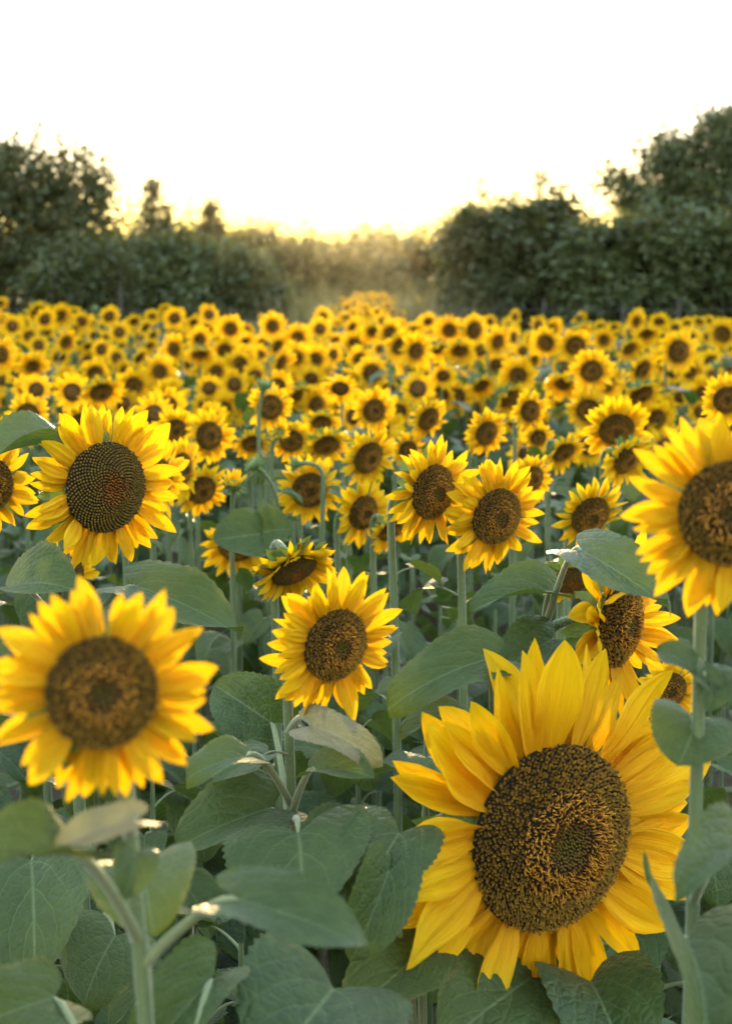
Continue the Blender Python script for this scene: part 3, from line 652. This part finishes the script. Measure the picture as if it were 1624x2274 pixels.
r26 = sunflower(1310, 1145, 182, 3.5, .65, .65, 'sunflower with dark disc left of the bloom cut by the right edge', 2, .52, 12, 8, DISC_MD[0])
nod2 = sunflower(1268, 1288, 150, 2.9, .35, 1.35, 'drooping sunflower below the dark-disc bloom, half hidden by leaves', 2, .6, 13, 5, DISC_SEED, droop=True, npet=13, bracts=True)
behind = sunflower(1484, 1532, 168, 2.75, .5, .45, 'small sunflower just behind the upper right petals of the largest bloom', 2, .5, 14, 5, DISC_MD[0])
NEAR = [  # x, y, dia, z, a, b, label
 (352, 1062, 180, 3.3, .7, .1, 'sunflower half hidden behind the right petals of the spiral-disc bloom'),
 (402, 1042, 150, 3.9, .8, .15, 'sunflower turned right, second behind the spiral-disc bloom'),
 (447, 1088, 135, 4.3, .2, .4, 'dark-disc sunflower low behind the half-open bloom on the left'),
 (62, 921, 104, 5.2, .05, .05, 'forward-facing sunflower near the left edge above the spiral-disc bloom'),
 (464, 967, 128, 4.7, .25, .05, 'upright sunflower with oval disc right above the half-open bloom'),
 (176, 940, 100, 5.0, .2, .4, 'sunflower peeking over the top left petals of the spiral-disc bloom'),
 (388, 956, 108, 4.9, .15, .25, 'sunflower directly right of the spiral-disc bloom top petal'),
 (686, 1088, 160, 4.0, .1, .2, 'wide sunflower behind a bent bud stalk and two small leaves'),
 (525, 1212, 165, 3.8, -.1, .55, 'dark-disc sunflower hidden behind the heart-shaped leaf pair on the bud stalk'),
 (600, 904, 112, 5.2, .05, .1, 'sunflower behind the tall green bud stalk'),
 (724, 988, 118, 4.6, .1, .85, 'drooping sunflower with petals folded over its disc above the hidden wide bloom'),
 (714, 938, 90, 5.2, 0, .8, 'drooping sunflower right of the tall bud, above another drooping one'),
 (646, 978, 105, 4.8, -.1, .3, 'dark-disc sunflower beside the small round bud'),
 (817, 1016, 150, 4.2, .45, .4, 'sunflower leaning right, upper left of the close pair'),
 (806, 1138, 158, 3.7, .5, .25, 'sunflower half cut by a leaf, left of the close pair'),
 (868, 1178, 125, 3.6, .5, .9, 'drooping sunflower tucked under the left bloom of the close pair'),
 (830, 911, 104, 5.2, .15, .1, 'round-faced sunflower in the middle of the field, left of a tilted one'),
 (951, 930, 110, 5.0, .5, .45, 'tilted sunflower with oval disc above the close pair'),
 (1079, 962, 112, 4.8, .4, .3, 'sunflower with oval disc above the right bloom of the close pair'),
 (1176, 912, 98, 5.2, .35, .1, 'upright sunflower with tall oval disc in the right mid field'),
 (1368, 953, 160, 4.4, .1, .45, 'broad sunflower with half-covered disc at the right mid field'),
 (1391, 1020, 145, 4.0, .6, .6, 'sunflower tilted down right just under the broad half-covered one'),
 (1181, 1062, 115, 3.9, .4, .2, 'sunflower peeking out behind the right bloom of the close pair'),
 (1250, 1004, 108, 4.4, .45, .8, 'drooping sunflower left of the tilted one in the right mid field'),
 (1194, 972, 72, 5.6, .1, .3, 'small sunflower above the drooping one in the right mid field'),
 (1612, 888, 120, 4.2, .1, .1, 'sunflower rising above the bloom cut by the right edge'),
 (905, 1000, 90, 5.0, .3, .2, 'sunflower half hidden at upper left behind the turned bloom of the pair'),
 (560, 985, 95, 4.7, 0, .7, 'sunflower low behind the base of the tall bud stalk'),
]
for i, (x, y, dia, z, a, b, lab) in enumerate(NEAR): sunflower(x, y, dia, z, a * 1.5 + .1, b * 1.35, lab, 2, .5, 40 + i, 7, droop=b > .75, lsize=.95)

# ---- leaves set by hand on the nearest plants
HL(left, 1, (140, 1897, 1.10), (-60, 1900, 1.0), width=.5, nrm=(0, -.55, .8), var=1)
HL(left, 0, (296, 1822, 1.12), (125, 1862, 1.08), width=.50, nrm=(.1, -.5, .8), dry=True, var=0, arch=.0)
HL(left, 1, (318, 1928, 1.34), (330, 2030, 1.28), width=1.35, nrm=(0, -.75, .65), var=2, arch=.02)
HL(left, 1, (528, 1998, 1.24), (805, 2072, 1.2), width=.62, nrm=(-.1, -.35, .9), var=3, arch=.02)
HL(left, 1, (470, 2175, 1.45), (320, 2330, 1.38), width=.7, nrm=(0, -.6, .8), var=4)
HL(left, 1, (120, 2215, 1.45), (-60, 2270, 1.35), width=.7, nrm=(0, -.75, .65), var=5)
HL(cent, 0, (662, 1850, 1.80), (684, 1997, 1.70), width=1.42, nrm=(0, -.9, .4), var=6, arch=.0)
HL(cent, 1, (600, 1795, 1.92), (418, 1850, 1.85), width=.85, nrm=(-.2, -.6, .8), var=7)
HL(cent, 1, (702, 1712, 1.84), (808, 1695, 1.80), width=.75, nrm=(0, -.4, .9), var=8)
HL(cent, 0, (690, 1612, 1.84), (832, 1648, 1.80), width=.55, nrm=(0, -.6, .7), dry=True, var=1, arch=.0)
HL(cent, 1, (546, 1680, 1.82), (425, 1692, 1.75), width=.6, nrm=(-.1, -.4, .9), var=9)
HL(cent, 1, (602, 1605, 2.1), (480, 1520, 2.1), width=1.0, nrm=(0, -.9, .4), var=2)
HL(bigl, 1, (70, 1912, 2.2), (85, 2115, 2.05), width=.95, nrm=(.1, -.85, .45), var=6)
HL(bigl, 1, (255, 2078, 2.3), (180, 2195, 2.2), width=1.1, nrm=(0, -.8, .5), var=3)
HL(bigl, 0, (128, 985, 2.55), (-40, 985, 2.4), width=.55, nrm=(0, -.25, .95), var=1, arch=.0)
HL(bigl, 1, (20, 1308, 2.4), (126, 1262, 2.3), width=.8, nrm=(0, -.5, .8), var=8)
HL(bigl, 1, (300, 1300, 2.65), (505, 1370, 2.55), width=.62, nrm=(0, -.5, .85), var=3)
HL(right, 1, (1542, 1598, 1.5), (1528, 1682, 1.46), width=1.6, nrm=(0, -.9, .4), var=6)
HL(right, 1, (1665, 1885, 1.30), (1540, 1912, 1.2), width=.45, nrm=(0, -.25, .95), var=1)
HL(right, 1, (1520, 2085, 1.45), (1640, 2330, 1.25), width=.62, nrm=(.2, -.8, .5), var=4)
HL(right, 0, (1560, 1505, 1.45), (1465, 1428, 1.5), width=.45, nrm=(0, -.3, .9), var=5, arch=.0)
HL(side, 1, (1218, 1318, 2.1), (1066, 1308, 2.05), width=.62, nrm=(0, -.35, .9), var=8)
HL(side, 0, (1290, 1222, 1.93), (1445, 1305, 1.80), width=.5, nrm=(-.3, -.5, .8), var=9, arch=.02)
HL(side, 1, (1225, 1420, 2.1), (1120, 1478, 2.05), width=.9, nrm=(0, -.6, .7), var=0)
st1 = stalk(1130, 2.15, 1440, 'bloomless stalk hidden behind the upper left petals of the largest bloom')
HL(st1, 1, (1086, 1462, 1.98), (880, 1520, 1.90), width=.55, nrm=(.1, -.5, .85), var=3)
HL(st1, 1, (1030, 1600, 2.0), (905, 1600, 1.95), width=.65, nrm=(0, -.1, 1), var=1)
st2 = stalk(945, 2.1, 1760, 'bloomless stalk hidden behind the left petals of the largest bloom')
HL(st2, 1, (885, 1850, 1.80), (805, 1990, 1.72), width=1.0, nrm=(-.2, -.85, .4), var=6)
HL(st2, 1, (862, 1935, 1.74), (800, 2110, 1.68), width=.7, nrm=(.2, -.85, .4), var=2)
HL(st2, 1, (930, 2120, 1.85), (800, 2230, 1.75), width=.8, nrm=(0, -.6, .8), var=0)
st3 = stalk(800, 1.5, 2330, 'bloomless stalk at the bottom edge left of the largest bloom')
HL(st3, 1, (740, 2195, 1.5), (640, 2330, 1.4), width=1.4, nrm=(0, -.7, .7), var=7)
st4 = stalk(1300, 2.2, 2150, 'bloomless stalk below the lower petals of the largest bloom')
HL(st4, 1, (1180, 2170, 1.95), (1020, 2280, 1.8), width=.8, nrm=(0, -.6, .8), var=5)
HL(st4, 1, (1310, 2180, 1.95), (1390, 2320, 1.8), width=.9, nrm=(0, -.6, .8), var=8)

# ---- the field: every bloom read off the picture (centre and size), depth from its size
TILES = [(0, [(0,140,120),(330,210,210),(400,280,170),(540,250,190),(665,220,100),(40,300,150),(110,340,170),(220,320,150),(405,385,150),(260,430,160),(150,440,110),(5,445,140),(725,300,150),(800,320,130),(970,255,165),(660,385,150),(590,485,190),(1060,395,160),(1190,300,140),(1295,350,150),(1180,390,120),(1350,260,120),(1465,190,100),(1550,270,170),(1360,420,130),(1540,370,140),(1590,430,140),(930,440,120),(1000,490,130),(795,525,160),(690,540,110),(340,530,150),(15,595,260),(145,690,190),(290,700,240),(530,615,180),(770,640,160),(900,640,110),(1070,540,150),(1035,625,170),(1165,510,130),(1320,520,160),(1240,620,180),(1540,545,220),(1415,745,250),(1590,680,180),(845,765,220),(690,790,150),(1100,750,190),(560,870,220),(900,930,320),(1185,870,250),(1500,960,280),(1310,920,150),(550,1080,150),(820,1080,180),(1095,1150,150),(50,1010,140)]),
 (406.3, [(230,240,150),(215,360,160),(100,310,140),(420,365,200),(320,410,130),(570,370,130),(545,480,170),(150,460,200),(20,430,120),(370,560,200),(150,590,240),(590,590,110),(695,260,60),(795,340,200),(1020,440,200),(885,420,110),(1110,380,90),(1240,260,150),(1215,365,170),(840,520,200),(870,670,260),(1000,620,230),(1170,640,220),(1150,725,180),(510,685,210),(180,710,200),(290,745,220),(350,850,180),(480,860,180),(400,920,160),(30,820,160),(1450,260,100),(1500,350,150),(1515,485,170),(1600,440,170),(1350,470,140),(1460,620,140),(1570,640,200),(1590,800,230),(1025,945,270),(1185,1040,270),(1420,1090,260),(50,1010,200),(360,1080,250),(480,1140,150)]),
 (812.6, [(60,390,190),(145,300,130),(210,400,200),(300,520,250),(445,560,270),(410,370,140),(300,330,110),(550,300,140),(735,380,220),(960,380,230),(630,550,230),(830,560,240),(540,460,130),(1170,480,230),(1320,260,120),(1310,440,170),(1525,335,150),(1590,490,230),(400,710,220),(190,720,150),(50,760,240),(440,430,100),(1015,670,180),(1160,690,200),(930,780,180),(1345,780,270),(1490,650,200),(1580,850,170),(1020,870,240),(670,940,260),(810,970,240),(290,860,200),(500,830,180),(420,900,150),(200,920,230),(110,900,150),(780,1080,150),(1270,980,280),(1240,1100,120),(650,650,90)]),
 (1217.8, [(270,270,120),(260,370,220),(235,515,250),(20,380,200),(490,465,190),(570,360,140),(780,300,190),(980,300,150),(870,410,210),(740,410,160),(715,545,220),(1020,450,180),(1120,360,130),(1250,450,180),(1335,300,130),(1410,435,130),(1540,410,230),(1150,565,310),(1580,555,170),(1600,690,200),(380,740,310),(290,640,180),(120,860,270),(260,880,220),(520,840,280),(690,690,150),(830,730,280),(980,670,240),(1045,810,200),(1250,730,230),(1140,840,200),(820,950,340),(980,1000,280),(1360,950,260),(1310,820,150),(350,1090,310),(950,1170,300),(1390,610,130),(30,1100,120),(20,720,130)])]
rs = np.random.RandomState(77); FIELD = []
for x0, L in TILES:
    for px, py, dp in L: FIELD.append((x0 + px / 4, 638.3 + py / 4, dp / 4 * 1.36))
def auto_depth(y, dia):
    z = .225 * F_PX / dia; lo, hi = .40 * F_PX / (y - 612), .85 * F_PX / (y - 612); return min(max(z, lo), hi, 4.6 if y > 960 else 99)
plants = []
for i, (x, y, dia) in enumerate(FIELD):
    z = min(auto_depth(y, dia), 20.5); a = rs.normal(.3, .55); b = abs(rs.normal(.12, .3)) if rs.rand() < .6 else rs.uniform(.6, 1.7)
    plants.append(sunflower(x, y, dia, z, a, b, None, 2 if dia >= 62 else 3, rs.uniform(.38, .52), 200 + i, 5, spread=.3))
# blooms half hidden between the others
def gap_points(n, rs, dmin, dmax, sep):
    out = []; tries = 0
    while len(out) < n and tries < n * 60:
        tries += 1; d = math.sqrt(rs.uniform(dmin ** 2, dmax ** 2)); x = rs.uniform(-.04, 1.04) * VW; h = rs.uniform(.50, .85); y = 612 + h * F_PX / d
        if any(abs(p.x - x) < p.dia * .32 + 8 and abs(p.y - y) < p.dia * .32 + 8 for p in STEMS): continue
        if y > 930 or y < 688: continue
        out.append((x, y, rs.uniform(.16, .20) * F_PX / d, d)); q = Plant(); q.x, q.y, q.z, q.dia = x, y, d, out[-1][2]; q.ghost = True; STEMS.append(q)
    return out
for i, (x, y, dia, z) in enumerate(gap_points(52, rs, 5.5, 17, .2)):
    plants.append(sunflower(x, y, dia, z, rs.normal(.2, .3), abs(rs.normal(.3, .3)), None, 3, rs.uniform(.42, .5), 500 + i, 4, name='sunflower'))
ORD = ['first', 'second', 'third', 'fourth', 'fifth', 'sixth', 'seventh', 'eighth', 'ninth', 'tenth', 'eleventh', 'twelfth', 'thirteenth', 'fourteenth', 'fifteenth', 'sixteenth', 'seventeenth', 'eighteenth', 'nineteenth', 'twentieth']
ZONES = [(175, 'below the left tall tree'), (330, 'below the taller poplar'), (500, 'below the shorter poplar'), (660, 'below the rounded left bush end'), (790, 'below the pale grass'), (930, 'below the sun glow'), (1080, 'below the drooping bush'), (1230, 'below the drooping bush right half'), (1420, 'below the wide right bush'), (9999, 'below the tallest right tree')]
ROWS = [(712, 'back edge row'), (738, 'second far row'), (768, 'third far row'), (806, 'fourth far row'), (850, 'middle field row'), (9999, 'nearer field row')]
cells = {}
for p in plants:
    zi = next(i for i, zz in enumerate(ZONES) if p.x < zz[0]); ri = next(i for i, r in enumerate(ROWS) if p.y < r[0]); cells.setdefault((zi, ri), []).append(p)
for (zi, ri), L in cells.items():
    L.sort(key=lambda p: p.x)
    for k, p in enumerate(L): p.root['label'] = ('%s sunflower from left in the %s %s' % (ORD[k], ROWS[ri][1], ZONES[zi][1])) if len(L) > 1 else 'only sunflower standing in the %s %s' % (ROWS[ri][1], ZONES[zi][1])

# ---- the far strip through the gap and the last thin rows: blooms too many and too small to count
def bloom_mass(name, label, spots, seed):
    rs = np.random.RandomState(seed); Vs = []; Fs = []; U = []; C = []; MI = []; o = 0
    def put(V, Fc, u, c, mi):
        nonlocal o
        Vs.append(V); Fs.append(Fc + o); U.append(u if u is not None else np.zeros((len(V), 2))); C.append(c if c is not None else np.zeros((len(V), 3))); MI.append(np.full(len(Fc), mi)); o += len(V)
    tri = lambda Fc: np.concatenate([Fc[:, [0, 1, 2]], Fc[:, [0, 2, 3]]])
    for x, y, d in spots:
        head = P(x, y, d); R = rs.uniform(.038, .052); n = facing(head, rs.normal(.2, .3), abs(rs.normal(.2, .25))); m = head_matrix(n, rs.uniform(0, 6), R, head)
        V, Fc, u = RING_G[rs.randint(0, len(RING_G))]; put(xf(V, m), tri(Fc), u, None, 0)
        V, Fc, c = DISC_LOW_G[rs.randint(0, 3)]; put(xf(V, m), Fc, None, c, 1)
        V, Fc, u = CLUSTER_G[rs.randint(0, len(CLUSTER_G))]; put(xf(V, Matrix.Translation((head.x, head.y + .05, 0)) @ Matrix.Rotation(rs.uniform(0, 6), 4, 'Z') @ Matrix.Diagonal((head.z,) * 3 + (1,))), Fc, u, None, 2)
        _, (V, Fc), pts = stem_of(head, n, R, .012, 0, 4); put(V + np.array((pts[0].x, pts[0].y, 0)), tri(Fc), None, None, 3)
    me = make_mesh(name, np.concatenate(Vs), np.concatenate(Fs), [M['petal'], M['disc'], M['leaf'], M['stem']], np.concatenate(U), np.concatenate(C), True, np.concatenate(MI))
    return tag(link(name, me), label, 'sunflowers', kind='stuff')
sp = []
for i in range(150):
    d = math.sqrt(rs.uniform(21 ** 2, 44 ** 2)); h = rs.uniform(.50, .78); half = 62 - (d - 21) * .2; x = 830 + (44 - d) * -1.2 + rs.normal(0, half * .55); sp.append((x, 612 + h * F_PX / d, d))
bloom_mass('far_sunflowers', 'strip of tiny far sunflowers running through the gap under the sun', sp, 3)
sp = []
for i in range(190):
    d = rs.uniform(6.5, 21); sp.append((rs.uniform(-60, 1690), 612 + rs.uniform(.58, .84) * F_PX / d, d))
bloom_mass('far_sunflowers', 'lower sunflowers crowded half hidden between the field blooms', sp, 4)

# the field goes on beyond both edges of the picture
sp = []
while len(sp) < 260:
    d = rs.uniform(1.6, 20.5); X = rs.uniform(-1, 1) * (.24 * d + 3.2)
    if abs(X) < .24 * d + .35: continue
    sp.append((VW / 2 + X / d * F_PX, 612 + rs.uniform(.45, .8) * F_PX / d, d))
bloom_mass('outlying_sunflowers', 'rest of the sunflower field beyond the left and right edges', sp, 6)

# ---- buds on stalks
BUDV = []
def bud_geo():
    rs = np.random.RandomState(4); parts = []; U = []
    prof = ((.05, -.55), (.5, -.5), (.85, -.2), (.95, .15), (.8, .5), (.5, .68), (.05, .72)); ns = 14; V = []; Fc = []
    for r, z in prof:
        for k in range(ns): V.append((r * math.cos(2 * math.pi * k / ns), r * math.sin(2 * math.pi * k / ns), z))
    for i in range(len(prof) - 1):
        for k in range(ns): k2 = (k + 1) % ns; Fc.append((i * ns + k, i * ns + k2, (i + 1) * ns + k2, (i + 1) * ns + k))
    return np.array(V), np.array(Fc)
BV, BF = bud_geo(); BUD = make_mesh('bud', BV, BF, [M['bract']], np.full((len(BV), 2), .5))
def bud_plant(x, y, dia, z, label, opening=False, leaves=6, seed=0, low=None, n=None):
    rs = np.random.RandomState(seed + 5); head = P(x, y, z); R = dia * z / F_PX / 2 * .7; nn = Vector(n or (rs.uniform(-.3, .3), -.3, .9)).normalized()
    o, (V, Fc), pts = stem_of(head, nn, R, .008, 0, 7); root = link('sunflower_bud', None); root.location = o; tag(root, label, 'sunflower bud', 'green buds on stalks')
    link('stem', make_mesh('stem', V, Fc, [M['stem']]), root); hd = link('bud', BUD, root, head_matrix(nn, rs.uniform(0, 6), R, head - o))
    for l in range(3):
        for i in range(8):
            a = 2 * math.pi * (i + .33 * l) / 8; up = rs.uniform(.5, 1.1) if l else rs.uniform(-.4, .3); m = Matrix.Rotation(a, 4, 'Z') @ Matrix.Translation((.8, 0, -.35 + .2 * l)) @ Matrix.Rotation(-up, 4, 'Y') @ Matrix.Diagonal((1.5, 1.2, 1.3, 1)); link('bract', BRACT[rs.randint(0, 6)], hd, m)
    if opening:
        for i in range(16):
            a = 2 * math.pi * (i + rs.uniform(-.3, .3)) / 16; m = Matrix.Rotation(a, 4, 'Z') @ Matrix.Translation((.6, 0, .35)) @ Matrix.Rotation(-rs.uniform(.6, 1.25), 4, 'Y') @ Matrix.Diagonal((1.7, 1.5, 1.6, 1)); link('petal', PET_MD[rs.randint(0, 16)], hd, m)
    az = rs.uniform(0, 6)
    for i in range(leaves):
        h = head.z * (.96 - .09 * i) - .02; az += 2.4; sx, sy = at_height(pts, o, h); lf = add_leaf(root, rs, h, az, .05 + .014 * i, z < 4.8); lf.matrix_basis = Matrix.Translation((sx, sy, 0)) @ lf.matrix_basis
    pl = Plant(); pl.root = root; pl.pts = pts; pl.o = o; pl.x, pl.y, pl.z, pl.dia = x, y, z, dia; STEMS.append(pl); return pl
b1 = bud_plant(586, 856, 42, 4.4, 'tall stalk with a green bud rising in the centre left field', leaves=7, seed=1)
b2 = bud_plant(566, 1032, 46, 3.6, 'nodding green bud on a bent stalk above the heart-shaped leaf pair', leaves=5, seed=2, n=(-.6, -.4, .6))
b3 = bud_plant(518, 1080, 52, 3.5, 'half-open sunflower with short upright petals on a pale stalk', True, 6, 3, n=(.1, -.35, .9))
b4 = bud_plant(619, 960, 34, 4.3, 'small round bud just right of the tall bud stalk', True, 3, 4, n=(.3, -.7, .4))
b5 = bud_plant(655, 1030, 40, 3.9, 'hooked bud stalk in front of the wide sunflower', leaves=6, seed=5, n=(-.8, -.2, -.1))
HL(b2, head_h := 1.50, (573, 1186, 3.40), (488, 1196, 3.35), width=1.2, nrm=(0, -.8, .5), var=6, arch=0.02)
HL(b2, 1.51, (577, 1184, 3.42), (632, 1168, 3.38), width=1.5, nrm=(0, -.8, .5), var=2, arch=0.02)
for i, (x, y, d, lab) in enumerate(((128, 888, 20, 'small green bud above the left forward-facing sunflower'), (255, 870, 17, 'small bud behind the spiral-disc bloom, left of its top petal'), (305, 856, 18, 'small bud right of the top petal of the spiral-disc bloom'), (369, 903, 20, 'small bud over the sunflower right of the spiral-disc bloom'), (438, 862, 17, 'small bud left of the upright oval-disc sunflower'), (603, 831, 18, 'small green bud up right of the tall bud'), (727, 818, 18, 'yellowish bud on a thin stalk in the field centre'), (767, 830, 20, 'green bud in the dark gap at the field centre'), (1590, 812, 24, 'green bud with bracts at the far right'), (1233, 788, 18, 'green bud between leaves below the wide right bush'), (211, 686, 20, 'green bud standing against the dark left trees'), (448, 838, 14, 'tiny bud on the yellow cluster left of the tall bud'))):
    bud_plant(x, y, d, .055 * F_PX / d if y > 700 else 14, lab, i in (6, 7), 5, 20 + i)

# ---- leafy stalks between the blooms
rs = np.random.RandomState(99); leafy = []
def leafy_plant(px, z, drop, k):
    base = P(px, 612, z); o = Vector((base.x, base.y, 0)); h = CAM_H - drop; root = link('leafy_sunflower_stalk', None); root.location = o; root['category'] = 'sunflower stalk'; root['group'] = 'leafy stalks between the blooms'
    lean = Vector((rs.uniform(-.08, .08), rs.uniform(-.06, .06), 0)); pts = bez(Vector((0, 0, 0)), Vector((0, 0, h * .4)), lean + Vector((0, 0, h * .7)), lean + Vector((0, 0, h)), 9); V, Fc = tube(pts, [.012 - .0009 * i for i in range(10)], 8)
    link('stem', make_mesh('stem', V, Fc, [M['stem']]), root); az = rs.uniform(0, 6.28); n = 12
    for i in range(n):
        t = i / (n - 1); hh = h * (.52 + .47 * t); az += 2.4 + rs.uniform(-.4, .4); sx, sy = at_height([p for p in pts], Vector((0, 0, 0)), hh); lf = add_leaf(root, rs, hh, az, rs.uniform(.105, .17) * (1 - .45 * t ** 2.5), z < 3.0); lf.matrix_basis = Matrix.Translation((sx, sy, 0)) @ lf.matrix_basis
    root['_x'] = px; root['_z'] = z; leafy.append(root)
for zlo, zhi, n, dlo, dhi in ((2.1, 2.4, 6, .88, 1.08), (2.4, 3.2, 11, .76, .97), (3.2, 4.2, 15, .72, .92), (4.2, 5.6, 15, .74, .92), (5.6, 8.0, 14, .74, .92)):
    for i in range(n): leafy_plant((i + rs.uniform(.1, .9)) / n * (VW + 160) - 80, rs.uniform(zlo, zhi), rs.uniform(dlo, dhi), i)
BANDS = [(2.4, 'front row beside the nearest blooms'), (3.2, 'row level with the close pair'), (4.2, 'row behind the close pair'), (5.6, 'row behind the tall bud stalk'), (99, 'mid field row')]
for bi, (zz, txt) in enumerate(BANDS):
    L = sorted([r for r in leafy if r['_z'] < zz and r['_z'] >= (BANDS[bi - 1][0] if bi else 0)], key=lambda r: r['_x'])
    for k, r in enumerate(L): r['label'] = '%s leafy bloomless stalk from left in the %s' % (ORD[k], txt)
for r in leafy: del r['_x'], r['_z']

# ---- dry weeds between the stalks
sp = [(tuple(P(x, 612, z)[:2]) + (0,), .22, 70, .75) for x, z in ((300, 2.0), (520, 2.3), (620, 2.1), (700, 2.6), (900, 2.4), (1000, 2.8), (150, 2.7), (1350, 2.3), (1500, 2.6), (420, 3.2), (760, 3.4), (1150, 3.2))]
M['weed'] = mat_plain('dry_weed', (.16, .12, .08), (.26, .20, .15), 12, .8, .2, .1)
grass_mass('dry_weeds', 'dry brown weed stems on the ground between the sunflower stalks', sp, M['weed'], 41, .0022)

# ------------------------------------------------------------------ evening haze
def haze():
    m, nt = new_mat('evening_haze'); v = nt.nodes.new('ShaderNodeVolumePrincipled'); v.inputs['Color'].default_value = (1.0, .93, .80, 1); v.inputs['Density'].default_value = .000035; v.inputs['Anisotropy'].default_value = .965
    o = nt.nodes.new('ShaderNodeOutputMaterial'); nt.links.new(v.outputs[0], o.inputs['Volume'])
    x0, x1, y0, y1, z0, z1 = -70, 70, -6, 135, -1.0, 9.5
    V = [(x, y, z) for z in (z0, z1) for y in (y0, y1) for x in (x0, x1)]
    ob = link('haze', make_mesh('haze', V, [(0, 2, 3, 1), (4, 5, 7, 6), (0, 1, 5, 4), (2, 6, 7, 3), (0, 4, 6, 2), (1, 3, 7, 5)], [m], smooth=False)); ob['kind'] = 'stuff'; ob['label'] = 'thin warm evening haze hanging over the whole field'
haze()
print('TRIS', sum(len(m.polygons) for m in bpy.data.meshes), 'OBJ', len(bpy.data.objects))
